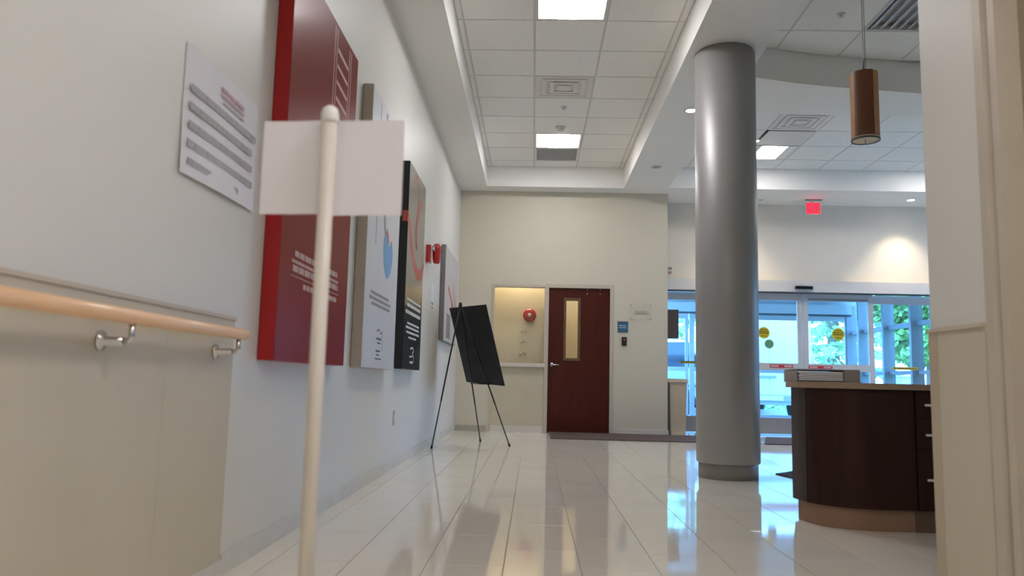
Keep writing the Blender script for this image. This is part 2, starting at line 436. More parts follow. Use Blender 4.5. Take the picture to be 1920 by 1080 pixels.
downlight(1.527, 9.757, 'unlit small downlight in the soffit between column and far tray', lit=False)
downlight(5.474, 11.299, 'lit downlight above the bright patch on the entrance wall', spot=46, aim=(0, .12, -1), size=1.5)
downlight(3.02, 11.299, 'lit downlight over the entrance, hidden behind the column', spot=30, aim=(0, .12, -1), size=1.5)
downlight(4.79, 9.30, 'lit downlight cut off by the corridor wall end, high in lobby', z=ZT - .003, spot=20)
downlight(3.34, 11.45, 'unlit tiny downlight beside the column top, near the exit sign', lit=False, r=.03)

# vents and detectors
def cell_vent(name, x0, y0, label, kind):
    t = thing(name, label, 'vent', (x0, y0, ZT), 'air grilles in the ceiling')
    w = .61
    if kind == 'plaque':      # square cone diffuser: nested square rings
        b = nb(); box(b, (.012, .012, .004), (w - .012, w - .012, .016)); obj('back_plate', b, mat('duct_grey', (214, 213, 214), .7), t)
        for i, (q, z) in enumerate(((.012, -.003), (.085, -.006), (.16, -.010))):
            b = nb(); q2 = q + .045
            for a, c in (((q, q), (w - q, q2)), ((q, w - q2), (w - q, w - q)), ((q, q2), (q2, w - q2)), ((w - q2, q2), (w - q, w - q2))):
                box(b, (a[0], a[1], z), (c[0], c[1], z + .008))
            obj('cone_ring', b, WHITE, t)
        b = nb(); box(b, (.235, .235, -.012), (w - .235, w - .235, -.004)); obj('centre_plate', b, WHITE, t)
    if kind == 'return':      # eggcrate return grille
        b = nb(); box(b, (.012, .012, .045), (w - .012, w - .012, .055)); obj('back_plate', b, mat('duct_return', (178, 177, 176), .8), t)
        b = nb()
        for a, c in (((.012, .012), (w - .012, .035)), ((.012, w - .035), (w - .012, w - .012)), ((.012, .035), (.035, w - .035)), ((w - .035, .035), (w - .012, w - .035))):
            box(b, (a[0], a[1], -.003), (c[0], c[1], .03))
        obj('frame', b, WHITE, t)
        for i in range(26):
            y = .045 + i * .0205
            b = nb(); box(b, (.035, y, .002), (w - .035, y + .003, .03)); obj('blade', b, mat('blade_grey', (196, 195, 193), .5), t)
    if kind == 'louver':      # open slats running away from the camera
        b = nb(); box(b, (.012, .012, .06), (w - .012, w - .012, .07)); obj('back_plate', b, mat('duct_mid', (214, 213, 213), .8), t)
        b = nb()
        for a, c in (((.012, .012), (w - .012, .03)), ((.012, w - .03), (w - .012, w - .012)), ((.012, .03), (.03, w - .03)), ((w - .03, .03), (w - .012, w - .03))):
            box(b, (a[0], a[1], -.004), (c[0], c[1], .05))
        obj('frame', b, ALU, t)
        for i in range(7):
            x = .06 + i * .078
            b = nb(); prism(b, [(x, .0), (x + .006, .0), (x + .060, .030), (x + .054, .030)], .03, w - .03, 'Y')
            obj('slat', b, mat('slat_aluminium', (222, 224, 228), .3, metal=.25), t)
    if kind == 'slot':        # floating centre panel with a dark gap
        b = nb(); box(b, (.010, .010, .06), (w - .010, w - .010, .07)); obj('back_plate', b, mat('duct_black', (30, 28, 26), .8), t)
        b = nb(); box(b, (.050, .050, .0), (w - .012, w - .012, .012)); obj('centre_plate', b, WHITE, t)
    return t
cell_vent('ceiling_diffuser', -.047, 7.54, 'square cone air diffuser in the middle of the passage ceiling', 'plaque')
cell_vent('return_grille', -.047, 9.98, 'grey return air grille behind the far lit panel', 'return')
cell_vent('louvered_vent', 2.765, 5.85, 'slatted metal vent with bluish slats, top right above the pendant', 'louver')
cell_vent('slot_diffuser', 2.735, 9.12, 'ceiling panel with a dark L-shaped gap beside the lobby light', 'slot')
cell_vent('lobby_diffuser', 2.735, 8.51, 'square cone air diffuser in the lobby ceiling right of the column', 'plaque')
def detector(x, y, z, label, big=False, name='smoke_detector'):
    b = nb()
    pr = [(.05, 0), (.05, -.012), (.036, -.018), (.034, -.036), (.02, -.042), (0, -.042)] if big else [(.035, 0), (.034, -.006), (.014, -.01), (.012, -.028), (.02, -.03), (.02, -.033), (0, -.033)]
    s = 1.25 if big else 1
    lathe(b, [(r * s, h * s) for r, h in pr], seg=24)
    o = obj(name, b, mat('detector_plastic', (200, 198, 192), .5), loc=(x, y, z)); tag(o, label, 'detector' if big else 'sprinkler'); return o
detector(.282, 8.423, ZT, 'small sprinkler head between the cone diffuser and the far light', name='sprinkler_head')
detector(.271, 9.123, ZT, 'round smoke detector just in front of the far lit panel', True)
detector(2.469, 6.148, ZT, 'round chrome sprinkler head left of the pendant stem', name='sprinkler_head')
b = nb(); box(b, (3.98, 11.36, ZS - .008), (4.22, 11.42, ZS)); tag(obj('slot_vent', b, mat('dark_lens', (120, 118, 112), .3)), 'small dark slot vent in the soffit above the exit sign', 'vent')

# ------------------------------------------------------------------ wainscot, handrail, base
wa = nb(); box(wa, (XL, -2.4, 0), (XL + .008, 2.315, .912)); w1 = struct('trim_1', wa, WAIN)
B('panel', (XL, 2.3165, 0), (XL + .008, 2.835, .912), WAIN, w1)
bm = nb(); box(bm, (XL, -2.4, .912), (XL + .013, 2.837, .924)); obj('cap', bm, CAPM, w1)
bm = nb(); y = -2.4; 
i = 0
base = B('baseboard_left', (XL, 2.84, -.004), (XL + .006, YF, .055), GROUT, st=True)
bb = nb(); box(bb, (XL, -2.4, 0), (XL + .014, 2.84, .06)); obj('base_strip', bb, BASE, base)
y = 2.845
while y < YF - .02:
    y2 = min(y + .6, YF); bm = nb(); box(bm, (XL, y, 0), (XL + .012, y2 - .003, .072)); obj('base_tile', bm, BASE, base, bevel=.001); y = y2
B('baseboard_far', (XL + .012, YF - .012, 0), (W0 - .06, YF, .075), mat('far_base', (168, 162, 148), .4), st=True)
bm = nb(); box(bm, (D1 + .09, YF - .014, 0), (1.926, YF, .075)); box(bm, (1.912, YF, 0), (1.926, YG - .05, .075)); struct('baseboard_right', bm, mat('painted_base', (206, 200, 190), .4), bevel=.002)
# handrail
t = thing('handrail', 'round maple handrail on the beige wainscot, lower left', 'handrail', (XL, 2.74, .85))
def rel(t_, *ps): return [Vector(p) - t_.location for p in ps]
XR_ = XL + .088
bm = nb(); 
prof = []
tube(bm, rel(t, (XR_, -2.2, .855), (XR_, 2.715, .855), (XR_, 2.735, .855), (XR_, 2.742, .855)), [.0195, .0195, .0165, .011], 24)
obj('rail', bm, RAILW, t)
for yb in (1.95, 2.67, .6, -.9):
    bk = nb(); lathe(bk, [(0, 0), (.026, 0), (.026, .006), (.012, .010), (.011, .06), (.0, .062)], Vector((XL + .008, yb, .792)) - t.location, 'X', 20)
    br = obj('bracket', bk, CHROME, t)
    bm = nb(); tube(bm, rel(t, (XL + .055, yb, .792), (XL + .082, yb, .794), (XR_, yb, .803), (XR_, yb, .838)), .0085, 12); obj('arm', bm, CHROME, br)

# ------------------------------------------------------------------ right corridor wall end
rw = B('trim_2', (XRW - .006, 2.53, 0), (XRW, YRE - .03, .925), WAIN, st=True)
bm = nb(); box(bm, (XRW - .014, 2.53, .925), (XRW, YRE + .004, .938)); obj('cap', bm, CAPM, rw)
bm = nb(); prism(bm, [(XRW - .007, YRE - .055), (XRW - .007, YRE + .007), (XRW + .05, YRE + .007), (XRW + .05, YRE), (XRW, YRE), (XRW, YRE - .055)], 0, .925)
struct('trim_3', bm, mat('corner_guard', (184, 170, 146), .4))
CAS = mat('door_casing', (190, 180, 164), .38)
bm = nb()
prism(bm, [(XRW + .03, 2.515), (XRW - .005, 2.515), (XRW - .018, 2.50), (XRW - .018, 2.455), (XRW + .01, 2.45), (XRW + .01, 2.43), (XRW - .012, 2.425), (XRW - .012, 2.39), (XRW + .12, 2.38), (XRW + .14, 2.515)], 0, 2.14)
prism(bm, [(XRW + .03, 1.38), (XRW - .018, 1.38), (XRW - .018, 1.45), (XRW + .12, 1.46), (XRW + .14, 1.38)], 0, 2.14)
box(bm, (XRW - .018, 1.38, 2.08), (XRW + .14, 2.515, 2.14))
struct('trim_4', bm, CAS)
dr = B('door_2', (XRW + .06, 1.46, .01), (XRW + .10, 2.39, 2.08), mat('near_door_paint', (150, 134, 112), .4), st=True)

# ------------------------------------------------------------------ far door and side window
bm = nb(); F = .05
def ring(bm, x0, x1, z0, z1, y0, y1, w, sill=True):
    box(bm, (x0 - w, y0, z0 - (w if sill else 0)), (x0, y1, z1 + w)); box(bm, (x1, y0, z0 - (w if sill else 0)), (x1 + w, y1, z1 + w)); box(bm, (x0, y0, z1), (x1, y1, z1 + w))
    if sill: box(bm, (x0, y0, z0 - w), (x1, y1, z0))
ring(bm, D0, D1, 0, 2.065, YF - .018, YF + .15, .052, False)
struct('trim_5', bm, CAS, bevel=.003)
bm = nb(); ring(bm, W0 + .02, W1 - .005, .97, 2.065, YF - .016, YF + .12, .035, True)
win = struct('window_1', bm, CAS, bevel=.003)
B('pane', (W0 + .02, YF + .05, .97), (W1 - .005, YF + .056, 2.065), GL, win)
bm = nb(); box(bm, (W0 - .03, YF - .07, .915), (W1 + .01, YF, .965)); obj('window_sill', bm, mat('sill_laminate', (205, 198, 184), .35), win, bevel=.006)
B('apron', (W0 + .0, YF - .012, .075), (W1 + .0, YF, .915), mat('apron_paint', (196, 186, 162), .5), win)
B('apron_base', (W0 + .0, YF - .02, 0), (W1 + .0, YF, .085), mat('painted_base', (206, 200, 190), .4), win, bevel=.002)
door = bpy.data.objects.new('door_1', None); COL.objects.link(door); door['kind'] = 'structure'; door.location = (D0, YF, 0)
bm = nb(); L0, L1, LZ0, LZ1 = .425, .665, 1.02, 1.92
def db(bm, x0, x1, z0, z1, y0=.02, y1=.065): box(bm, (x0 - D0, y0, z0), (x1 - D0, y1, z1))
db(bm, D0 + .004, L0, .012, 2.06); db(bm, L1, D1 - .004, .012, 2.06); db(bm, L0, L1, .012, LZ0); db(bm, L0, L1, LZ1, 2.06)
bm.verts.ensure_lookup_table()
leaf = obj('leaf', bm, MAHOG, door)
bm = nb()
for (x0, x1, z0, z1) in ((L0, L0 + .035, LZ0, LZ1), (L1 - .035, L1, LZ0, LZ1), (L0 + .035, L1 - .035, LZ0, LZ0 + .035), (L0 + .035, L1 - .035, LZ1 - .035, LZ1)): db(bm, x0, x1, z0, z1, .010, .075)
vf = obj('vision_frame', bm, BRONZE, door, bevel=.002)
bm = nb(); db(bm, L0 + .035, L1 - .035, LZ0 + .035, LZ1 - .035, .038, .044); obj('pane', bm, GL, vf)
hd = nb(); lathe(hd, [(0, .02), (.032, .02), (.032, .012), (.02, .006), (.012, .004), (.012, -.045), (0, -.045)], (.06, 0, .955), 'Y', 24)
ho = obj('door_handle', hd, CHROME, door)
bm = nb(); tube(bm, [(.06, -.04, .955), (.075, -.045, .955), (.12, -.045, .955), (.165, -.040, .953)], [.010, .010, .009, .008], 12); obj('lever', bm, CHROME, ho)
for xx in (.555, .74):
    for zz in (1.985, 2.045):
        bm = nb(); lathe(bm, [(0, .02), (.009, .02), (.007, .015), (0, .014)], (xx, 0, zz), 'Y', 12); obj('screw', bm, CHROME, door)
bm = nb(); box(bm, (D0, YF + .0, 0), (D1, YF + .14, .012)); struct('trim_6', bm, mat('threshold', (60, 50, 46), .6))
# bell on the wall behind the window
t = thing('alarm_bell', 'round red alarm bell seen through the window beside the door', 'bell', (-.07, YF + .42, 1.69))
B('wall_stub_back_room', (XL, YF + .42, -.0), (W1 + .03, YF + .52, 2.75), mat('back_room_paint', (222, 208, 178), .5), st=True)
bm = nb(); lathe(bm, [(0, 0), (.05, 0), (.05, -.02), (.085, -.022), (.098, -.03), (.1, -.04), (.094, -.055), (.07, -.066), (.03, -.07), (0, -.07)], (0, 0, 0), 'Y', 36); obj('gong', bm, RED, t)
bm = nb(); lathe(bm, [(0, -.069), (.028, -.069), (.026, -.076), (.01, -.079), (0, -.079)], (0, 0, 0), 'Y', 24); obj('centre_cap', bm, mat('bell_cap', (206, 196, 180), .4), t)
for i, (xx, zz) in enumerate(((-.16, 1.455), (-.16, 1.30), (-.17, 1.12))):
    t = thing('window_glint_plate', ('upper', 'middle', 'lowest')[i] + ' pair of light reflections modelled as shiny knobs below the red bell', 'reflection', (xx, YF + .42, zz))  # reflections of ceiling lights in the window glass, modelled as knobs on plates
    bm = nb(); box(bm, (-.045, -.006, -.02), (.06, 0, .02)); obj('plate', bm, mat('plate_cream', (214, 198, 168), .4), t, bevel=.002)
    for dx in (-.022, .036):
        bm = nb(); lathe(bm, [(0, -.006), (.006, -.006), (.006, -.02), (.012, -.024), (.011, -.032), (0, -.035)], (dx, 0, 0), 'Y', 16); obj('glint_knob', bm, CHROME, t)
# lamp of the back room
bt = thing('ceiling_light', 'lit ceiling strip in the room behind the far window and door', 'light', (-.2, YF + .28, 2.75))
bm = nb(); box(bm, (-.35, -.09, -.03), (.35, .09, 0)); obj('frame', bm, WHITE, bt)
bm = nb(); box(bm, (-.33, -.07, -.036), (.33, .07, -.03)); obj('diffuser', bm, emit('back_room_glow', (1, .90, .74), 22), bt)
bt2 = thing('ceiling_light', 'lit round lamp in the room behind the brown door glass', 'light', (.9, 12.0, 2.75))
bm = nb(); lathe(bm, [(0, 0), (.17, 0), (.17, -.03), (.15, -.03)], seg=28); obj('frame', bm, WHITE, bt2)
bm = nb(); lathe(bm, [(0, -.045), (.1, -.043), (.148, -.031), (0, -.0305)], seg=28); obj('diffuser', bm, emit('back_room_glow2', (1, .88, .70), 26), bt2)

# signs on the far wall
t = thing('acrylic_sign_holder', 'clear acrylic sign holder with four corner posts right of door', 'sign', (1.523, YF, 1.74))
bm = nb(); box(bm, (-.155, -.024, -.115), (.155, -.020, .115)); obj('sheet', bm, glass('acrylic', (1, 1, 1), .3, .02), t)
for sx_ in (-1, 1):
    for sz_ in (-1, 1):
        bm = nb(); lathe(bm, [(0, 0), (.008, 0), (.008, -.03), (0, -.031)], (sx_ * .138, 0, sz_ * .098), 'Y', 14); obj('standoff', bm, CHROME, t)
bm = nb(); box(bm, (-.09, -.019, -.012), (.09, -.018, .012)); obj('faint_lettering', bm, mat('faint_grey', (178, 172, 160), .6), t)
t = thing('room_sign', 'blue room sign with pale lines above the card reader', 'sign', (1.272, YF, 1.518))
bm = nb(); box(bm, (-.075, -.008, -.08), (.075, 0, .08)); obj('plate', bm, mat('sign_blue', (48, 92, 122), .4), t, bevel=.002)
bm = nb(); text_rows(bm, (0, -.008, 0), (1, 0, 0), (0, 0, 1), [(-.055, .055, .012, .016), (-.055, .055, -.016, .012)], jitter=5); obj('lettering', bm, mat('sign_pale', (160, 184, 190), .5), t)
t = thing('card_reader', 'small black card reader with red light, under the blue sign', 'card reader', (1.292, YF, 1.312))
bm = nb(); box(bm, (-.036, -.022, -.062), (.036, 0, .062)); obj('housing', bm, BLACK, t, bevel=.006)
bm = nb(); disc(bm, (0, -.0225, .02), .006); obj('indicator', bm, emit('reader_led', (1, .05, .03), 1.2), t)

# ------------------------------------------------------------------ column
t = thing('silver_column', 'large round silver column with darker grey base ring', 'column', (1.551, 6.293, 0))
bm = nb(); CR = .2455
lathe(bm, [(CR - .01, .115), (CR, .125), (CR, 3.455), (CR - .012, 3.462), (CR - .012, ZS)], seg=96); obj('shaft', bm, COLM, t)
bm = nb(); lathe(bm, [(CR - .017, 0), (CR - .017, .112), (CR - .021, .118), (CR - .05, .118)], seg=96); obj('base_ring', bm, mat('column_base', (132, 130, 126), .4), t)

# ------------------------------------------------------------------ canvases on the left wall
UY, UZ = Vector((0, 1, 0)), Vector((0, 0, 1))
def canvas(name, label, y0, y1, z0, z1, dp, front, side):
    t = thing(name, label, 'canvas print', (XL + .003, y0, z0), 'gallery canvases on the left wall')
    bm = nb(); box(bm, (0, 0, 0), (dp - .0005, y1 - y0, z1 - z0)); obj('wrapped_edge', bm, side, t, bevel=.003)
    bm = nb(); box(bm, (dp - .0005, .002, .002), (dp + .001, y1 - y0 - .002, z1 - z0 - .002)); obj('print', bm, front, t)
    return t
DP = .065
def P2(dp): return Vector((dp + .001, 0, 0))
CR1 = mat('red_canvas_front', (132, 38, 30), .34, var=.05, scale=3, spec=.03, coat=.10, coat_rough=.16, bump=.06, bscale=5)
t = canvas('red_canvas', 'large deep-red canvas print nearest the camera with white print', 3.10, 4.26, .775, 2.52, DP, CR1, mat('red_canvas_side', (160, 16, 18), .45))
INK = mat('white_ink', (190, 156, 150), .5)
# face direction: viewed from +X, text reads towards -Y ... +Y is to the right of a viewer facing -X? -> right is +Y
bm = nb(); text_rows(bm, P2(DP), UY, UZ, [(.20, .93, .455, .026), (.16, .95, .425, .014), (.18, .95, .388, .028), (.34, .93, .325, .024)], jitter=11)
text_rows(bm, P2(DP), UY, UZ, [(.16, .97, .366, .004)], jitter=1)
obj('lettering', bm, INK, t)
bm = nb(); ribbon(bm, P2(DP), UY, UZ, smooth_pts([(.50, .20), (.56, .225), (.62, .20), (.58, .175), (.64, .15), (.60, .11), (.54, .115)]), .012); obj('emblem', bm, INK, t)
LN = mat('faint_line_ink', (206, 150, 140), .5)
bm = nb()
for x in (.66, .70, .96, 1.0): ribbon(bm, P2(DP), UY, UZ, [(x, 1.18), (x, 1.72)], .012)
for k_ in range(5): ribbon(bm, P2(DP), UY, UZ, [(.72, 1.62 - k_ * .085), (.94, 1.60 - k_ * .085)], .022)
obj('line_drawing', bm, LN, t)
t = canvas('white_canvas', 'tall white canvas print with a blue glove, between red and black canvases', 4.70, 5.80, .775, 2.56, DP, mat('white_canvas_front', (206, 208, 214), .4, var=.02), mat('white_canvas_side', (178, 168, 156), .5))
GI = mat('grey_ink', (140, 138, 142), .6)
bm = nb()  # hanging blue glove: rounded bag with finger tips
gp = smooth_pts([(.52, .88), (.60, .93), (.70, .86), (.80, .92), (.86, .86), (.86, .76), (.78, .66), (.66, .63), (.56, .70), (.52, .80), (.52, .88)], 6)
vs = [bm.verts.new(P2(DP) + UY * p.x + UZ * p.y + Vector((.0006, 0, 0))) for p in gp[:-1]]; bm.faces.new(vs)
obj('glove_print', bm, mat('glove_blue', (108, 160, 206), .5, var=.12, scale=9), t)
bm = nb(); ribbon(bm, P2(DP), UY, UZ, smooth_pts([(.47, 1.75), (.49, 1.3), (.53, 1.02), (.60, .90)]), [.07] * 25, .0004); obj('tube_print', bm, mat('tube_grey', (150, 146, 142), .5), t)
bm = nb(); ribbon(bm, P2(DP), UY, UZ, smooth_pts([(.26, 1.75), (.27, 1.2), (.26, .80)]), .018); obj('cord_print', bm, GI, t)
bm = nb(); ribbon(bm, P2(DP) + Vector((.0008, 0, 0)), UY, UZ, smooth_pts([(.62, .96), (.66, .93), (.70, .88)]), .05, .0004); obj('red_cap_print', bm, mat('pale_red_ink', (190, 110, 108), .5), t)
bm = nb(); text_rows(bm, P2(DP), UY, UZ, [(.18, .80, .475, .020), (.14, .86, .440, .020), (.22, .84, .405, .020)], jitter=21); obj('lettering', bm, GI, t)
bm = nb(); ribbon(bm, P2(DP), UY, UZ, smooth_pts([(.42, .245), (.50, .26), (.56, .235), (.60, .25), (.62, .20), (.62, .12)]), .010)
text_rows(bm, P2(DP), UY, UZ, [(.42, .58, .19, .014), (.46, .56, .165, .010), (.42, .56, .11, .012), (.44, .52, .085, .010), (.40, .60, .06, .008)], jitter=4); obj('emblem', bm, mat('dark_ink', (86, 86, 92), .5), t)
# black canvas: olive grey upper print, black lower print
m = mat('black_canvas_front', (96, 94, 84), .3, var=.04, coat=.2)
n = m.node_tree.nodes; l = m.node_tree.links; sep = n.new('ShaderNodeSeparateXYZ'); tcn = n.new('ShaderNodeTexCoord'); rp = n.new('ShaderNodeValToRGB')
l.new(tcn.outputs['Object'], sep.inputs[0]); l.new(sep.outputs['Z'], rp.inputs[0]); l.new(rp.outputs[0], n['Principled BSDF'].inputs['Base Color'])
e = rp.color_ramp.elements; e[0].position = .38; e[0].color = (*lin((16, 16, 18)), 1); e[1].position = .56; e[1].color = (*lin((84, 78, 56)), 1)
for pos, c in ((.47, (40, 38, 32)), (.8, (112, 106, 92)), (1.0, (120, 116, 106))):
    q = e.new(pos); q.color = (*lin(c), 1)
t = canvas('black_canvas', 'black-edged canvas print with a red looping tube, olive above and black below', 6.19, 7.13, .79, 2.49, DP, m, mat('black_canvas_side', (16, 18, 24), .4))
TUB = mat('red_tube_ink', (180, 84, 72), .45)
bm = nb()
ribbon(bm, P2(DP), UY, UZ, smooth_pts([(.0, 1.24), (.10, 1.15), (.28, .98), (.50, .86), (.72, .84), (.88, .92), (.94, 1.0)]), .10)
ribbon(bm, P2(DP) + Vector((.0004, 0, 0)), UY, UZ, smooth_pts([(.24, 1.56), (.34, 1.66), (.48, 1.60), (.52, 1.46), (.44, 1.3), (.40, 1.16), (.50, 1.06), (.46, 1.18), (.56, 1.38), (.68, 1.50), (.76, 1.44)]), .042)
obj('red_tube_print', bm, TUB, t)
bm = nb(); box(bm, (.02, -.0008, 1.195), (DP, 0, 1.285)); obj('red_tube_wrap', bm, TUB, t)
WI = mat('bright_ink', (214, 212, 206), .5)
bm = nb(); text_rows(bm, P2(DP), UY, UZ, [(.10, .86, .565, .020), (.12, .86, .515, .028), (.06, .88, .455, .028), (.16, .80, .37, .018), (.10, .80, .335, .018), (.12, .82, .295, .018), (.24, .66, .255, .016)], jitter=31)
ribbon(bm, P2(DP), UY, UZ, smooth_pts([(.36, .17), (.46, .185), (.54, .16), (.48, .13), (.56, .10), (.52, .05)]), .014)
text_rows(bm, P2(DP), UY, UZ, [(.34, .46, .10, .014), (.36, .50, .05, .02)], jitter=6); obj('lettering', bm, WI, t)
t = canvas('grey_canvas', 'pale grey canvas print with red strokes, behind the black easel', 9.0, 10.45, 1.165, 2.29, .055, mat('grey_canvas_front', (186, 182, 184), .4, var=.05, scale=2), mat('grey_canvas_side', (128, 126, 128), .5))
bm = nb(); ribbon(bm, P2(.055), UY, UZ, smooth_pts([(.35, .66), (.55, .60), (.8, .50), (1.1, .42)]), .06); ribbon(bm, P2(.055), UY, UZ, [(.98, .78), (.90, .40)], .05); ribbon(bm, P2(.055), UY, UZ, [(1.12, .60), (1.30, .40)], .05)
obj('red_strokes', bm, mat('pale_red_ink2', (186, 84, 78), .5), t)
bm = nb(); text_rows(bm, P2(.055), UY, UZ, [(.28, .70, .04, .30)], jitter=9); obj('dark_print', bm, mat('grey_ink_dark', (120, 118, 120), .5), t)
# horn strobe and stuff between canvases
t = thing('fire_alarm_horn', 'red wall-mounted fire alarm horn beyond the black canvas', 'fire alarm', (XL + .001, 7.82, 1.98))
bm = nb(); box(bm, (0, -.06, -.09), (.045, .06, .09)); obj('back_box', bm, RED, t, bevel=.008)
bm = nb()
rs = [(.045, .03), (.07, .045), (.12, .052), (.165, .046), (.185, .03)]
tube(bm, [(.10, 0, -.10), (.10, 0, -.088), (.10, 0, -.04), (.10, 0, .03), (.10, 0, .08), (.10, 0, .105)], [.018, .034, .040, .044, .046, .026], 24); obj('horn', bm, RED, t)
bm = nb(); tube(bm, [(.04, -.055, .045), (.085, -.07, .045)], .012, 14); tube(bm, [(.085, -.07, .045), (.088, -.071, .045)], .03, 18); obj('strobe', bm, CHROME, t)
t = thing('wall_notice', 'small white notice on the left wall under the red horn', 'notice', (XL, 8.25, 1.45))
bm = nb(); box(bm, (0, 0, 0), (.003, .22, .30)); obj('sheet', bm, PAPER, t)
bm = nb(); text_rows(bm, (.003, 0, 0), UY, UZ, [(.03, .19, .06, .03), (.03, .19, .02, .02)], jitter=2); obj('lettering', bm, GI, t)
t = thing('wall_switch', 'small plate low on the left wall below the canvases', 'outlet', (XL, 6.28, .34))
bm = nb(); box(bm, (0, -.036, 0), (.006, .036, .115)); obj('plate', bm, mat('plate_grey', (180, 178, 174), .4), t, bevel=.002)
bm = nb(); box(bm, (.006, -.016, .03), (.008, .016, .085)); obj('insert', bm, WHITE, t)

# paper notice on the near wall
t = thing('paper_notice', 'large white paper notice with grey text lines on the near left wall', 'notice', (XL, 2.308, 1.333))
bm = nb(); nn = 8
L_ = .63; H_ = .42
vs = [[bm.verts.new((.003 + .006 * sin(pi * i / nn) + (.006 if j == 0 else 0), L_ * i / nn, H_ * j / 2 + (0.01 * i / nn))) for i in range(nn + 1)] for j in range(3)]
for j in range(2):
    for i in range(nn): bm.faces.new((vs[j][i], vs[j][i + 1], vs[j + 1][i + 1], vs[j + 1][i]))
sh = obj('sheet', bm, PAPER, t); sm = sh.modifiers.new('thickness', 'SOLIDIFY'); sm.thickness = .0012; sm.offset = -1
bm = nb(); rr = [(.03, .60, .272, .024), (.03, .57, .212, .024), (.03, .58, .152, .024), (.03, .59, .092, .024), (.04, .47, .036, .022), (.28, .47, .318, .007)]
text_rows(bm, (.012, 0, 0), UY, UZ, rr, jitter=14, gap=.12); obj('lettering', bm, GREYPR, t)
bm = nb(); text_rows(bm, (.012, 0, 0), UY, UZ, [(.26, .47, .358, .014), (.26, .48, .338, .010)], jitter=15); obj('red_heading', bm, mat('rose_ink', (190, 150, 158), .5), t)

# ------------------------------------------------------------------ sign post
t = thing('sign_post', 'white round post standing close to the camera, holding a paper sign', 'post', (-.446, 1.6, 0))
bm = nb(); lathe(bm, [(0, 0), (.15, 0), (.15, .008), (.13, .018), (.03, .03), (.019, .05)], seg=40); obj('base', bm, WHITE, t)
PM = mat('post_plastic', (214, 206, 196), .4, var=.05, scale=9, stretch=(1, 1, .3))
bm = nb(); tube(bm, [(0, 0, .02), (0, 0, 1.262)], .0158, 24); obj('pole', bm, PM, t)
bm = nb(); lathe(bm, [(.0175, 1.255), (.0185, 1.262), (.0185, 1.274), (.0150, 1.286), (.007, 1.292), (0, 1.293)], seg=28); obj('cap', bm, mat('post_cap', (230, 228, 224), .4), t)
t2 = thing('paper_sign', 'blank white paper sign folded behind the round post', 'sign', (-.446, 1.6, 1.06))
bm = nb()
xs2 = [-.151, -.08, -.03, -.020, -.010, 0, .010, .020, .03, .08, .16]
ys2 = [.030, .026, .020, .021, .023, .024, .023, .021, .019, .014, .008]
low = [bm.verts.new((x, y, 0.0 + (.0 if x < 0 else -.002))) for x, y in zip(xs2, ys2)]; hi = [bm.verts.new((x, y, .206)) for x, y in zip(xs2, ys2)]
for i in range(len(xs2) - 1): bm.faces.new((low[i], low[i + 1], hi[i + 1], hi[i]))
so = obj('sheet', bm, mat('sign_paper', (234, 230, 236), .55, var=.01), t2); sm = so.modifiers.new('thickness', 'SOLIDIFY'); sm.thickness = .001

# ------------------------------------------------------------------ easel and board
A = Vector((-.81, 8.446, 1.525))
t = thing('tripod_easel', 'thin black tripod easel standing by the left wall', 'easel', (-.6, 8.7, 0))
LEGM = mat('easel_blue_black', (16, 26, 40), .35, metal=.3)
FEET = [Vector((-1.035, 8.15, 0)), Vector((-.60, 9.23, 0)), Vector((-.24, 8.67, 0))]
for f_ in FEET:
    d = (A - f_).normalized()
    bm = nb(); tube(bm, rel(t, f_ + d * .02, f_ + d * .55), .0065, 10); tube(bm, rel(t, f_ + d * .5, A), .0085, 10); lg = obj('leg', bm, LEGM, t)
    bm = nb(); tube(bm, rel(t, f_ + Vector((0, 0, .0)), f_ + d * .035), [.012, .010], 12); obj('rubber_foot', bm, RUBBER, lg)
bm = nb(); tube(bm, rel(t, A - Vector((0, 0, .03)), A + Vector((0, 0, .025))), [.022, .016], 14); obj('head', bm, BLACK, t)
nB = Vector((.871, .489, 0)).normalized()
def onleg(f_, z): return f_ + (A - f_) * (z / A.z)
p1, p2 = onleg(FEET[1], .672), onleg(FEET[2], .672)
bm = nb(); tube(bm, rel(t, p1 - (p2 - p1) * .08, p2 + (p2 - p1) * .08), .006, 10); obj('ledge_bar', bm, LEGM, t)
for p in (p1, p2):
    bm = nb(); tube(bm, rel(t, p, p + nB * .085, p + nB * .09 + Vector((0, 0, .03))), .006, 10); obj('ledge_peg', bm, LEGM, t)
corn = [Vector(c) for c in ((-.972, 8.819, 1.521), (-.507, 8.008, 1.492), (-.297, 8.158, .659), (-.762, 8.969, .688))]
c0 = Vector((0, 0, .7165)); corn = [c0 + (c - c0) * 1.014 for c in corn]
nn_ = (corn[1] - corn[0]).cross(corn[3] - corn[0]).normalized()
if nn_.dot(Vector((.87, .49, .3))) < 0: nn_ = -nn_
bo = thing('display_board', 'large black display board seen from behind on the easel', 'board', (-.62, 8.6, .672))
bm = nb(); a = [bm.verts.new(c - bo.location) for c in corn]; b = [bm.verts.new(c + nn_ * .008 - bo.location) for c in corn]
bm.faces.new(a); bm.faces.new(b[::-1])
for i in range(4): bm.faces.new((a[i], b[i], b[(i + 1) % 4], a[(i + 1) % 4]))
obj('backing', bm, mat('board_black', (22, 22, 23), .6, var=.08, spec=.3), bo)
bm = nb()
inn = [(corn[i] * .985 + (sum(corn, Vector()) / 4) * .015) for i in range(4)]
a = [bm.verts.new(c + nn_ * .008 - bo.location) for c in inn]; b = [bm.verts.new(c + nn_ * .010 - bo.location) for c in inn]
bm.faces.new(a); bm.faces.new(b[::-1])
for i in range(4): bm.faces.new((a[i], b[i], b[(i + 1) % 4], a[(i + 1) % 4]))
obj('face_sheet', bm, PAPER, bo)

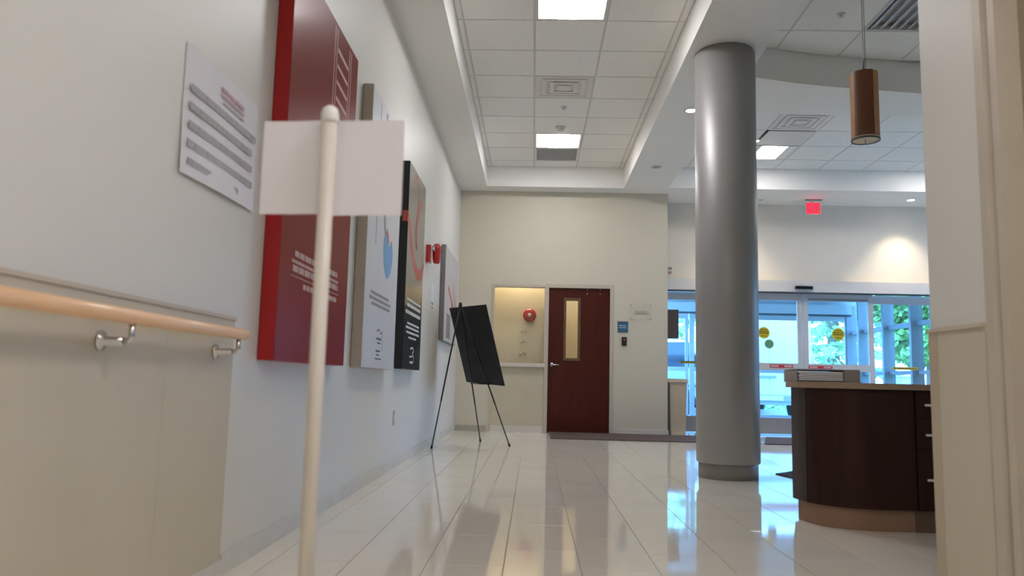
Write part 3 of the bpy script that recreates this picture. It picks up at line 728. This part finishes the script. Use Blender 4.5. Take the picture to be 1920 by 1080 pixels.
# ------------------------------------------------------------------ reception desk
t = thing('reception_desk', 'dark brown curved reception desk with beige top and plinth', 'desk', (2.2, 4.5, 0))
ox, oy = 2.2, 4.5
CAB = [(1.66, 5.05), (1.447, 4.44), (1.462, 4.325), (1.507, 4.222), (1.585, 4.145), (1.675, 4.10), (1.80, 4.085), (1.955, 4.085)]
cs = [tuple(p) for p in smooth_pts(CAB[1:], 6)]
def offs(pts, d):
    out = []
    for i, p in enumerate(pts):
        a = Vector(pts[max(i - 1, 0)]); b = Vector(pts[min(i + 1, len(pts) - 1)]); dd = (b - a).normalized(); nrm = Vector((dd.y, -dd.x))
        q = Vector(p) - nrm * d * -1
        out.append((q.x, q.y))
    return out
def strip(bm, pts, z0, z1, th, d=0.0):
    """curved panel: outline pts (outer), thickness inwards"""
    o_ = offs(pts, d); i_ = offs(pts, d - th)
    poly = o_ + i_[::-1]
    prism(bm, [(x - ox, y - oy) for x, y in poly], z0, z1)
# direction check: outline runs from back-left round to the right; the outside is on its right-hand side
PL = mat('desk_plinth', (142, 110, 86), .5)
XE = 3.9
full = [CAB[0]] + cs + [(XE, 4.085)]
k1 = next(i for i, p in enumerate(cs) if p[0] > 1.473 and p[1] < 4.33)
bm = nb(); strip(bm, [CAB[0]] + cs[:k1 + 1], .112, .7165, .02); obj('end_panel', bm, wood('desk_end_laminate', (46, 29, 24), (56, 36, 30), .5, 2.2, (7, 7, .6)), t)
bm = nb(); strip(bm, [(cs[k1][0] + .002, cs[k1][1] - .002)] + cs[k1 + 1:], .112, .7165, .02); obj('curved_panel', bm, DESKW, t)
bm = nb(); strip(bm, full[:-1], 0, .112, .02, -.028); obj('plinth', bm, PL, t)
bm = nb(); box(bm, (1.957 - ox, 4.113 - oy, 0), (XE - ox, 4.135 - oy, .112)); obj('toe_kick', bm, mat('toe_kick_brown', (104, 82, 64), .5), t)
bm = nb(); ins = offs(full, -.022); prism(bm, [(x - ox, y - oy) for x, y in ins] + [(XE - ox, 5.05 - oy)], .108, .7165); obj('carcass', bm, mat('carcass_dark', (40, 24, 20), .5), t)
for k_, xd in enumerate((1.960, 2.60, 3.24)):
    for (z0, z1, zh) in ((.575, .712, .642), (.42, .571, .492), (.115, .416, .268)):
        bm = nb(); box(bm, (xd + .002 - ox, 4.082 - oy, z0), (xd + .636 - ox, 4.104 - oy, z1)); dw = obj('drawer', bm, DESKW, t, bevel=.0015)
        bm = nb(); hx0, hx1 = xd + .034 - ox, xd + .575 - ox
        tube(bm, [(hx0, 4.05 - oy, zh), (hx1, 4.05 - oy, zh)], .0065, 10); tube(bm, [(hx0 + .03, 4.05 - oy, zh), (hx0 + .03, 4.084 - oy, zh)], .004, 8); tube(bm, [(hx1 - .03, 4.05 - oy, zh), (hx1 - .03, 4.084 - oy, zh)], .004, 8)
        obj('drawer_handle', bm, mat('satin_steel', (222, 218, 214), .35, metal=.2), dw)
top = offs(full, .028)
bm = nb(); prism(bm, [(x - ox, y - oy) for x, y in top] + [(XE + .03 - ox, 5.1 - oy), (top[0][0] - ox, 5.1 - oy)], .716, .747); obj('countertop', bm, mat('counter_laminate', (148, 126, 102), .35, var=.06, scale=40), t, bevel=.003)
# tray with papers on it
t = thing('document_tray', 'low grey document tray with papers at the left end of the desk', 'tray', (1.6, 4.42, .747), rotz=-.10)
TG = mat('tray_grey', (150, 142, 136), .45)
bm = nb(); box(bm, (-.15, -.11, 0), (.19, .20, .006)); box(bm, (-.15, -.11, .006), (-.144, .20, .064)); box(bm, (.10, -.11, .006), (.106, .20, .070)); box(bm, (-.144, .194, .006), (.10, .20, .064)); box(bm, (-.15, -.11, .066), (.106, .20, .072))
obj('shell', bm, TG, t, bevel=.002)
bm = nb(); prism(bm, [(-.11, .006), (.20, .006), (.20, .045), (.16, .066), (-.11, .072)], .107, .185, 'X'); obj('side_cover', bm, TG, t, bevel=.003)
for k_ in range(5):
    bm = nb(); box(bm, (-.138 + .004 * (k_ % 2), -.118 + .003 * (k_ % 3), .010 + k_ * .010), (.094, .18, .0175 + k_ * .010)); obj('paper_stack', bm, PAPER, t)

# ------------------------------------------------------------------ pendant
t = thing('pendant_lamp', 'cylindrical brown wood veneer pendant lamp hanging over the desk', 'lamp', (2.145, 5.0, 2.32))
bm = nb(); R_ = .0865
pts = [(R_ * cos(a_), R_ * sin(a_)) for a_ in [2 * pi * i / 64 for i in range(64)]]
# two overlapping veneer shells
def shell(bm, a0, a1, r, th, z0, z1, n=30):
    o_ = [(r * cos(a0 + (a1 - a0) * i / n), r * sin(a0 + (a1 - a0) * i / n)) for i in range(n + 1)]
    i_ = [((r - th) * cos(a0 + (a1 - a0) * i / n), (r - th) * sin(a0 + (a1 - a0) * i / n)) for i in range(n + 1)]
    prism(bm, o_ + i_[::-1], z0, z1)
shell(bm, math.radians(-73), math.radians(206), R_, .003, .03, .465); obj('veneer_shade', bm, wood('pendant_light_veneer', (168, 118, 74), (186, 136, 88), .45, 3, (10, 10, .5)), t)
bm = nb(); shell(bm, math.radians(202), math.radians(284), R_ + .0015, .003, .03, .465); obj('veneer_overlap', bm, PENDW, t)
bm = nb(); lathe(bm, [(0, .012), (R_ - .006, .012), (R_ - .003, .018), (R_ - .003, .030), (0, .030)], seg=40); obj('diffuser', bm, mat('pendant_diffuser', (236, 222, 200), .8), t)
bm = nb(); lathe(bm, [(R_ - .004, .008), (R_ + .003, .008), (R_ + .003, .02), (R_ - .004, .02)], seg=40, loop=True); obj('bottom_ring', bm, mat('ring_grey', (92, 86, 80), .4, metal=.4), t)
bm = nb(); tube(bm, [(-.01, -.02, .012), (-.01, -.02, -.012), (-.02, -.025, -.022)], .004, 8); obj('finial', bm, CHROME, t)
bm = nb(); lathe(bm, [(R_ - .004, .455), (R_ - .004, .46), (.02, .468), (.008, .50), (.006, .50)], seg=40); obj('top_cap', bm, BRONZE, t)
bm = nb(); tube(bm, [(0, 0, .49), (0, 0, ZT - 2.32 - .02)], .0045, 10); obj('stem', bm, CHROME, t)
bm = nb(); tube(bm, [(.013, 0, .47), (.013, 0, ZT - 2.32 - .02)], .0022, 8); obj('cable', bm, mat('cable_grey', (120, 118, 114), .5), t)
bm = nb(); lathe(bm, [(0, ZT - 2.345), (.05, ZT - 2.345), (.06, ZT - 2.335), (.06, ZT - 2.323), (0, ZT - 2.323)], seg=32); obj('canopy', bm, CHROME, t)

# ------------------------------------------------------------------ EXIT sign
t = thing('exit_sign', 'lit red exit sign hanging from the soffit above the entrance', 'sign', (4.085, YG - .35, ZS - .015))
# the sign hangs in front of the wall, so its metres are a little smaller than on the wall plane
bm = nb(); box(bm, (-.02, -.02, -.03), (.02, .02, .015)); obj('mount', bm, WHITE, t)
bm = nb(); box(bm, (-.105, -.022, -.205), (.105, .022, -.03)); obj('housing', bm, WHITE, t, bevel=.004)
bm = nb(); box(bm, (-.100, -.024, -.200), (.100, -.022, -.035)); obj('face', bm, mat('exit_face', (190, 140, 138), .5), t)
EXR = emit('exit_red', (1.0, .012, .03), 1.6)
for a_, c_ in (((-.100, -.200), (.100, -.190)), ((-.100, -.045), (.100, -.035)), ((-.100, -.19), (-.092, -.045)), ((.092, -.19), (.100, -.045))):
    bm = nb(); box(bm, (a_[0], -.0255, a_[1]), (c_[0], -.024, c_[1])); obj('glowing_border', bm, EXR, t)
text_mesh('EXIT', .185, EXR, 'lettering', t, mat4=face_mat((0, -.0256, -.120), (1, 0, 0), (0, 0, 1)), sx=.47, bold=.009)

# AED sign
t = thing('defibrillator_sign', 'small white AED sign with a red heart above the entrance header', 'sign', (2.035, YG, 2.352))
bm = nb(); box(bm, (-.03, -.004, 0), (.045, 0, .135)); obj('plate', bm, WHITE, t)
text_mesh('AED', .055, BLACK, 'lettering', t, mat4=face_mat((.007, -.0048, .108), (1, 0, 0), (0, 0, 1)), sx=.62)
bm = nb(); hp = []
for i in range(32):
    a_ = 2 * pi * i / 32; hp.append((.0016 * 16 * sin(a_) ** 3 + .007, .0016 * (13 * cos(a_) - 5 * cos(2 * a_) - 2 * cos(3 * a_) - cos(4 * a_)) + .048))
prism(bm, hp, -.0052, -.004, 'Y'); obj('heart', bm, mat('heart_red', (150, 30, 60), .5), t)
bm = nb(); box(bm, (.002, -.006, .038), (.012, -.0052, .064)); box(bm, (-.006, -.006, .046), (.020, -.0052, .056)); obj('cross', bm, WHITE, t)

# ================================================================== ENTRANCE
t = thing('sliding_door_header', 'long white aluminium header box over the sliding entrance doors', 'door header', (4.0, YG - .06, 2.12))
bm = nb(); box(bm, (1.93 - 4.0, -.10, .005), (6.49 - 4.0, .058, .178)); obj('cover', bm, mat('header_white', (216, 212, 208), .35), t, bevel=.004)
b = nb(); box(b, (-2.07, -.09, -.006), (2.5, .04, .005)); obj('track', b, mat('track_dark', (88, 86, 86), .5), t)
t = thing('motion_sensor', 'black motion sensor on the header between the sliding doors', 'sensor', (3.99, YG - .16, 2.19))
bm = nb(); prism(bm, [(-.13, -.022), (.13, -.022), (.125, .022), (-.125, .022)], -.045, 0, 'Y'); obj('housing', bm, BLACK, t, bevel=.006)
bm = nb(); prism(bm, [(-.115, -.015), (.115, -.015), (.11, .012), (-.11, .012)], -.048, -.045, 'Y'); obj('lens', bm, mat('sensor_lens', (20, 26, 30), .15), t)
def door_leaf(name, x0, x1, y, label, z0=.03, z1=2.115, st=.075, rails=((.03, .26), (.965, 1.07), (2.01, 2.115)), m=ALU, cat='door', group=None, th=.04):
    t = thing(name, label, cat, (x0, y, z0), group)
    for a, b_ in ((x0, x0 + st), (x1 - st, x1)):
        bm = nb(); box(bm, (a - x0, -th / 2, 0), (b_ - x0, th / 2, z1 - z0)); obj('stile', bm, m, t, bevel=.003)
    rl = sorted(rails)
    for a, b_ in rl:
        bm = nb(); box(bm, (st, -th / 2 + .002, a - z0), (x1 - x0 - st, th / 2 - .002, b_ - z0)); obj('rail', bm, mat('shaded_rail_grey', (140, 136, 136), .45) if (a < .1 and m is ALU) else m, t, bevel=.003)  # bottom rails get a darker grey: their shade is put into the colour
    for (a, b_), (c, d) in zip(rl, rl[1:]):
        bm = nb(); box(bm, (st - .005, -.004, b_ - z0 - .005), (x1 - x0 - st + .005, .004, c - z0 + .005)); obj('pane', bm, GL, t)
    return t
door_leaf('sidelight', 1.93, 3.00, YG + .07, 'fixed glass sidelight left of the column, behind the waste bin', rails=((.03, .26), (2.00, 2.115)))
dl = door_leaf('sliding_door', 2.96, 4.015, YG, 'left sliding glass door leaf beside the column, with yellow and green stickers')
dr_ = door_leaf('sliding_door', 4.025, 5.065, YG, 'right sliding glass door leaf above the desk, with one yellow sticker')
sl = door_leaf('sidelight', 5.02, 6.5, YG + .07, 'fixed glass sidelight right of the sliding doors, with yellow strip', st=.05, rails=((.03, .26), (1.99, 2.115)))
bm = nb(); box(bm, (.08, -.024, 1.985), (.96, -.02, 2.02)); obj('top_seal', bm, mat('seal_grey', (150, 148, 146), .4), dr_)
YEL = mat('sticker_yellow', (214, 190, 20), .5); GRN = mat('sticker_green', (110, 160, 120), .5); DKI = mat('sticker_ink', (120, 98, 10), .5)
REDI = mat('sticker_red', (196, 50, 60), .5)
def round_sticker(label, x, z, r, m, ink=True):
    t = thing('door_sticker', label, 'sticker', (x, YG - .0045, z))
    bm = nb(); disc(bm, (0, 0, 0), r, 'Y', 32, .0006); obj('disc', bm, m, t)
    if ink:
        bm = nb(); rws = [(-r * .55, r * .55, r * .48, r * .14), (-r * .8, r * .8, r * .12, r * .2), (-r * .8, r * .8, -r * .18, r * .2), (-r * .5, r * .5, -r * .62, r * .14)]
        text_rows(bm, (0, -.0006, 0), (1, 0, 0), (0, 0, 1), rws, .0004, 8); obj('lettering', bm, DKI, t)
round_sticker('round yellow warning sticker beside the column, above a green sticker', 3.442, 1.518, .088, YEL)
round_sticker('round green sticker under the yellow one beside the column', 3.519, 1.352, .068, GRN, False)
round_sticker('round yellow warning sticker on the right sliding door leaf', 4.545, 1.520, .093, YEL)
def strip_sticker(label, x0, x1, z, h, m, yy, outline=False):
    t = thing('door_strip_sticker', label, 'sticker', ((x0 + x1) / 2, yy, z)); w = (x1 - x0) / 2
    bm = nb(); box(bm, (-w, -.0008, -h / 2), (w, 0, h / 2)); obj('strip', bm, m, t)
    bm = nb()
    if outline:
        bm.free()
        for q in (-1, 1):
            bm = nb(); box(bm, (q * w * .9, -.0016, -h * .28), (q * w * .25, -.0008, h * .28)); obj('white_field', bm, mat('sticker_pink', (222, 176, 178), .5), t)
    else:
        text_rows(bm, (0, -.0008, 0), (1, 0, 0), (0, 0, 1), [(-w * .9, w * .9, -h * .2, h * .4)], .0004, 12); obj('lettering', bm, DKI, t)
strip_sticker('red and white strip sticker on the left door rail', 3.52, 3.86, 1.025, .045, REDI, YG - .022, True)
strip_sticker('red and white strip sticker on the right door rail, above the tray', 4.09, 4.44, 1.022, .040, REDI, YG - .022, True)
strip_sticker('yellow strip sticker on the right sidelight glass', 5.36, 5.74, 1.035, .042, YEL, YG + .065)
strip_sticker('yellow strip sticker on the left sidelight glass by the column', 2.20, 2.56, 1.055, .035, mat('strip_olive', (150, 136, 60), .5), YG + .065)
t = thing('dark_notice_panel', 'dark brown panel hung at the left end of the entrance glazing', 'panel', (2.0, YG - .02, 1.40))
bm = nb(); box(bm, (-.06, -.03, 0), (.165, .03, .435)); obj('panel', bm, mat('panel_brown', (78, 66, 62), .5), t, bevel=.004)
bm = nb(); box(bm, (-.05, -.032, .01), (.155, -.03, .425)); obj('face', bm, mat('panel_brown_face', (84, 72, 68), .4), t)

# waste bin
t = thing('waste_bin', 'tall beige waste bin with overhanging lid behind the wall corner', 'bin', (2.075, 11.42, 0))
BT = mat('bin_beige', (196, 178, 152), .5)
bm = nb()
v, _ = box(bm, (-.105, -.16, 0), (.105, .16, .745))
for vv in v[4:]: vv.co.x *= 1.16; vv.co.y *= 1.10
obj('body', bm, BT, t, bevel=.01)
bm = nb(); prism(bm, [(-.145, .745), (.145, .745), (.145, .765), (.11, .80), (-.11, .80), (-.145, .765)], -.195, .195, 'Y'); obj('lid', bm, mat('bin_lid', (206, 194, 174), .45), t, bevel=.006)

# mats
t = tag(B('entrance_mat', (.235, 9.94, 0), (2.86, YF - .02, .012), MATM, bevel=.003), 'dark brown entrance mat along the far wall below the door', 'mat')
b = nb(); prism(b, [(2.90, 9.92), (6.0, 9.92), (6.0, 11.25), (3.30, 11.25)], 0, .012); tag(obj('entrance_mat', b, MATM), 'dark brown mat inside the sliding doors, right of the column', 'mat')
b = nb(); prism(b, [(2.02, 6.62), (2.10, 6.22), (3.8, 6.1), (3.9, 7.6), (2.6, 7.3), (2.13, 6.72)], 0, .008); tag(obj('desk_mat', b, mat('dark_blue_mat', (34, 38, 48), .9)), 'dark floor mat corner peeking out behind the desk', 'mat')
b = nb(); prism(b, [(2.863, 9.93), (2.888, 9.93), (3.285, 11.25), (3.26, 11.25)], 0, .011); tag(obj('mat_edging', b, CHROME), 'bright diagonal metal strip between the two entrance mats', 'strip')

# ================================================================== VESTIBULE
VX, VY = 6.18, 15.2
B('floor_vestibule', (1.9, YG + .1, -.12), (VX + .1, VY + .1, 0), mat('vestibule_floor', (120, 116, 112), .5, var=.1, scale=20), st=True)
B('ceiling_vestibule', (1.7, YG + .18, 2.62), (VX + .15, VY + .15, 2.75), mat('vestibule_ceiling', (190, 190, 190), .6), st=True)
# outer frame: header, top bar, posts
wv = bpy.data.objects.new('window_3', None); COL.objects.link(wv); wv['kind'] = 'structure'; wv.location = (0, 0, 0)
B('top_fascia', (1.9, VY - .04, 2.30), (VX + .06, VY + .10, 2.62), VALU, wv)
t = thing('outer_door_header', 'blue-lit header box over the outer entrance doors', 'door header', (4.4, VY - .12, 2.10))
bm = nb(); box(bm, (2.35 - 4.4, -.09, .02), (6.06 - 4.4, .08, .20)); obj('cover', bm, VALU, t, bevel=.004)
bm = nb(); box(bm, (2.30 - 4.4, -.04, -.01), (6.08 - 4.4, .07, .02)); obj('track', bm, mat('track_dark', (88, 86, 86), .5), t)
og = 'outer entrance door leaves'
door_leaf('outer_door', 1.95, 3.0, VY + .03, 'outer glass door leaf left of the column, edge post bright', m=VALU, st=.06, rails=((.02, .18), (.98, 1.06), (2.0, 2.12)))
door_leaf('outer_door', 3.02, 4.10, VY, 'outer glass door leaf mostly hidden behind the silver column', m=VALU, st=.09, rails=((.02, .18), (.98, 1.06), (2.0, 2.12)))
door_leaf('outer_door', 4.12, 5.22, VY, 'outer glass door leaf just right of the column', m=VALU, st=.11, rails=((.02, .18), (.98, 1.06), (2.0, 2.12)))
door_leaf('outer_door', 5.225, 6.08, VY + .005, 'outer glass door leaf at the far right, trees behind it', m=VALU, st=.08, rails=((.02, .18), (.98, 1.06), (2.0, 2.12)))
# side curtain wall along X = VX
posts = [VY, 14.65, 13.63, 12.64, 11.98]
SALU = mat('side_aluminium', (150, 152, 156), .4, metal=.1, var=.02)
for y in posts: B('mullion', (VX - .15, y - .035, 0), (VX + .04, y + .035, 2.62), SALU, wv, bevel=.004)
bm = nb(); box(bm, (1.80, YG + .18, -.1), (1.92, YG + .30, 2.62)); struct('wall_vestibule_left', bm, mat('vestibule_wall', (180, 178, 176), .6))
for y in posts[:-1]: B('mullion', (1.80, y - .05, 0), (1.92, y + .05, 2.62), VALU, wv, bevel=.004)
for z, h in ((0.05, .10), (1.0, .06), (1.78, .07), (2.54, .08)):
    ys_ = [VY - .05] + [p for p in posts[1:]]
    for ya, yb in zip(ys_, ys_[1:]):
        B('transom', (VX - .07, yb + .05, z - h / 2), (VX + .05, ya - .05 if ya != VY - .05 else ya, z + h / 2), SALU, wv, bevel=.003)
for ya, yb in zip(posts, posts[1:]):
    for za, zb in ((.10, .97), (1.03, 1.745), (1.815, 2.50)):
        B('pane', (VX - .004, yb + .05, za), (VX + .004, ya - .05, zb), GL, wv)

# ================================================================== OUTSIDE
B('ground', (-30, YG + 3.55, -.3), (70, 90, -.02), mat('asphalt', (150, 150, 150), .8, var=.12, scale=4), st=True)
B('kerb', (-5, 20.8, -.02), (25, 21.0, .12), mat('kerb_concrete', (190, 188, 184), .7), st=True)
B('lawn', (-10, 21.0, -.02), (40, 60, .06), mat('lawn_green', (96, 130, 66), .9, var=.25, scale=3, bump=.5, bscale=40), st=True)
B('ground_side', (VX + .1, 8, -.3), (40, YG + 3.55, -.02), mat('side_lawn', (96, 130, 66), .9, var=.25, scale=3), st=True)

def car(loc, label):
    t = thing('parked_suv', label, 'car', loc)
    BODY = mat('car_silver', (206, 210, 214), .25, metal=.35, coat=.6); WG = mat('car_glass', (40, 52, 62), .06, coat=.5)
    # side profile (x forward, z up); car points to -X
    lower = [(-2.25, .32), (-2.30, .55), (-2.26, .86), (-1.95, .98), (-1.1, 1.06), (-.2, 1.10), (1.2, 1.12), (2.05, 1.12), (2.22, 1.0), (2.28, .6), (2.24, .34),
             (1.86, .30), (1.80, .50), (1.62, .68), (1.40, .74), (1.18, .68), (1.0, .50), (.94, .28), (-.98, .28), (-1.04, .50), (-1.20, .68), (-1.42, .74), (-1.64, .68), (-1.82, .50), (-1.88, .30)]
    bm = nb(); secs = []
    for yy, sc, zo in ((-.92, .97, .0), (-.86, 1.0, 0), (.86, 1.0, 0), (.92, .97, 0)):
        secs.append([bm.verts.new((x * sc, yy if zo == 0 else yy, .65 + (z - .65) * (sc if abs(yy) > .9 else 1))) for x, z in lower])
    n_ = len(lower)
    for a, b in zip(secs, secs[1:]):
        for i in range(n_): bm.faces.new((a[i], a[(i + 1) % n_], b[(i + 1) % n_], b[i]))
    bm.faces.new(secs[0]); bm.faces.new(secs[-1][::-1])
    obj('body', bm, BODY, t)
    # cabin
    low = [(-1.25, 1.05), (2.02, 1.10)]; hi_ = [(-.45, 1.66), (1.72, 1.70)]
    bm = nb()
    def quadloop(z0pts, z1pts, w0, w1):
        a = [bm.verts.new((z0pts[0][0], -w0, z0pts[0][1])), bm.verts.new((z0pts[1][0], -w0, z0pts[1][1])), bm.verts.new((z0pts[1][0], w0, z0pts[1][1])), bm.verts.new((z0pts[0][0], w0, z0pts[0][1]))]
        b = [bm.verts.new((z1pts[0][0], -w1, z1pts[0][1])), bm.verts.new((z1pts[1][0], -w1, z1pts[1][1])), bm.verts.new((z1pts[1][0], w1, z1pts[1][1])), bm.verts.new((z1pts[0][0], w1, z1pts[0][1]))]
        bm.faces.new(a[::-1]); bm.faces.new(b)
        for i in range(4): bm.faces.new((a[i], a[(i + 1) % 4], b[(i + 1) % 4], b[i]))
    quadloop(low, hi_, .85, .68); obj('windows', bm, WG, t, bevel=.03)
    bm = nb(); quadloop([(-.50, 1.64), (1.76, 1.68)], [(-.30, 1.735), (1.60, 1.75)], .70, .60); obj('roof', bm, BODY, t, bevel=.03)
    for s in (-1, 1):
        for (xa, za), (xb, zb), w in (((-1.22, 1.06), (-.47, 1.67), .035), ((-.02, 1.09), (.02, 1.67), .035), ((.95, 1.10), (.92, 1.68), .04), ((2.0, 1.1), (1.72, 1.70), .07)):
            bm = nb(); tube(bm, [(xa, s * .86, za), (xb, s * .70, zb)], w, 8); obj('pillar', bm, BODY, t)
        bm = nb(); box(bm, (-1.6, s * .925, .70), (1.95, s * .945, .74)); obj('side_trim', bm, CHROME, t)
        bm = nb(); box(bm, (-.95, s * .90, .98), (-.75, s * 1.08, 1.14)); obj('mirror', bm, BODY, t, bevel=.03)
        for xh in (.0, 1.0):
            bm = nb(); tube(bm, [(xh + .6 - .72, s * .945, .93), (xh + .6 - .55, s * .945, .93)], .015, 8); obj('door_handle', bm, CHROME, t)
        for xw in (-1.43, 1.40):
            bm = nb(); lathe(bm, [(0, s * .68), (.30, s * .68), (.34, s * .70), (.34, s * .88), (.31, s * .91), (.21, s * .90)], (xw, 0, .34), 'Y', 32); wh = obj('wheel', bm, RUBBER, t)
            bm = nb(); lathe(bm, [(0, s * .895), (.05, s * .90), (.20, s * .885), (.21, s * .86)], (xw, 0, .34), 'Y', 20); obj('rim', bm, CHROME, wh)
        bm = nb(); box(bm, (-2.27, s * .55, .68), (-2.10, s * .90, .84)); obj('headlamp', bm, WHITE, t, bevel=.02)
        bm = nb(); box(bm, (2.12, s * .62, .80), (2.27, s * .91, 1.02)); obj('tail_lamp', bm, RED, t, bevel=.02)
    return t
car((1.80, 18.2, -.02), 'silver sport utility car outside, left of the column behind the bin')
def van(loc):
    t = thing('parked_van', 'white van outside seen from behind, between column and desk', 'van', loc)
    BW = mat('van_white', (226, 228, 230), .3, coat=.5)
    L = 4.8
    prof = [(-.98, .34), (.98, .34), (1.0, .9), (.97, 1.5), (.88, 2.22), (.80, 2.34), (-.80, 2.34), (-.88, 2.22), (-.97, 1.5), (-1.0, .9)]
    bm = nb(); prism(bm, prof, 0, L, 'Y'); obj('body', bm, BW, t, bevel=.05)
    for s in (-1, 1):
        bm = nb(); box(bm, (s * .012, -.012, .56), (s * .93, .0, 2.20)); d_ = obj('rear_door', bm, BW, t, bevel=.01)
        bm = nb(); box(bm, (s * .94, -.02, .95), (s * 1.0, .03, 1.45)); obj('tail_lamp', bm, mat('pale_lamp', (206, 186, 186), .3), t, bevel=.01)
        for yw in (.75, 3.9):
            bm = nb(); lathe(bm, [(0, s * .70), (.30, s * .70), (.34, s * .72), (.34, s * .92), (.30, s * .95), (0, s * .93)], (0, 0, 0), 'X', 28)
            bm.transform(Matrix.Translation((0, yw, .34))); obj('wheel', bm, RUBBER, t)
    bm = nb(); box(bm, (-.98, -.14, .40), (.98, .02, .56)); obj('bumper', bm, mat('bumper_grey', (150, 152, 155), .5), t, bevel=.03)
    bm = nb(); box(bm, (-.60, -.035, .93), (.15, -.012, .98)); obj('door_handle', bm, mat('bumper_grey', (150, 152, 155), .5), t)
    bm = nb(); box(bm, (-.26, -.15, .44), (.26, -.14, .54)); obj('number_plate', bm, PAPER, t)
    return t
van((5.20, 17.4, -.02))

def tree(x, y, h, r, seed, label, leafc, n=15000, conifer=True):
    rnd = random.Random(seed)
    t = thing('tree', label, 'tree', (x, y, 0.02), 'trees beyond the entrance')
    bm = nb(); tube(bm, [(0, 0, -.1), (.03, 0, h * .4), (0, 0, h * .95)], [h * .03, h * .02, h * .006], 10); obj('trunk', bm, mat('bark', (150, 138, 122), .9, bump=.6, bscale=30), t)
    bm = nb()
    nlev = 13
    for i in range(n):
        if conifer:
            lev = rnd.randrange(nlev); fz = .05 + .93 * (lev / nlev); rad = r * (1 - fz) ** .75 * 1.05
            a = rnd.uniform(0, 2 * pi); nbra = 9; a = (int(a / (2 * pi) * nbra) + rnd.gauss(0, .16) + lev * .37) * 2 * pi / nbra
            d = rad * rnd.uniform(.02, 1) ** .8
            p = Vector((cos(a) * d, sin(a) * d, h * fz - d * .18 + rnd.gauss(0, .07)))
        else:
            while True:
                q = Vector((rnd.uniform(-1, 1), rnd.uniform(-1, 1), rnd.uniform(-1, 1)))
                if .35 < q.length < 1: break
            p = Vector((q.x * r, q.y * r, h * .6 + q.z * h * .38)) + Vector((sin(q.z * 9) * .2, cos(q.x * 8) * .2, 0))
        s = rnd.uniform(.06, .15); u = Vector((rnd.gauss(0, 1), rnd.gauss(0, 1), rnd.gauss(0, .5))).normalized(); v = u.cross(Vector((rnd.gauss(0, 1), rnd.gauss(0, 1), rnd.gauss(0, 1)))).normalized()
        bm.faces.new([bm.verts.new(p + u * s), bm.verts.new(p + v * s * .5), bm.verts.new(p - u * s), bm.verts.new(p - v * s * .5)])
    obj('foliage', bm, leafc, t)
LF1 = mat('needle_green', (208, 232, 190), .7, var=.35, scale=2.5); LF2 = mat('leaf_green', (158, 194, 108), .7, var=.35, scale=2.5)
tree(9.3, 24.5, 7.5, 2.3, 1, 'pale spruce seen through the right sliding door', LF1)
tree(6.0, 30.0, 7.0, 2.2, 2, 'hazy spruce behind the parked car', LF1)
tree(15.4, 29.6, 7.0, 2.3, 3, 'leafy green tree beyond the far corner of the vestibule', LF2, conifer=False)
tree(9.75, 19.4, 5.6, 1.5, 4, 'leafy green tree outside the middle of the glazed side wall', LF2, conifer=False)
tree(13.2, 24.2, 5.8, 1.6, 5, 'tall green tree outside the right part of the glazed side wall', LF2, conifer=False)
tree(20.9, 31.5, 8.0, 2.8, 6, 'distant broad green tree far right beyond the vestibule', LF2, conifer=False)
t = thing('utility_box', 'white utility box outdoors, seen low through the right sidelight', 'box', (8.0, 17.0, -.02))
bm = nb(); box(bm, (-.19, -.2, 0), (.19, .2, 1.0)); obj('cabinet', bm, WHITE, t, bevel=.02)
bm = nb(); box(bm, (-.21, -.22, 1.0), (.21, .22, 1.04)); obj('lid', bm, WHITE, t, bevel=.01)
t = thing('guard_rail', 'white horizontal guard rail outside the glazed side wall', 'railing', (10.5, 21.6, -.02))
bm = nb(); box(bm, (-1.5, -.03, 1.62), (8.0, .03, 1.72)); obj('top_rail', bm, WHITE, t)
for k_ in range(5):
    bm = nb(); box(bm, (-1.3 + k_ * 2.2, -.04, 0), (-1.22 + k_ * 2.2, .04, 1.62)); obj('post', bm, WHITE, t)

for o in bpy.data.objects:
    if o.name.split('.')[0] in ('lettering', 'red_heading') and o.type == 'MESH' and o.parent and not o.parent.name.startswith(('exit', 'defib')):
        o['kind'] = 'stuff'
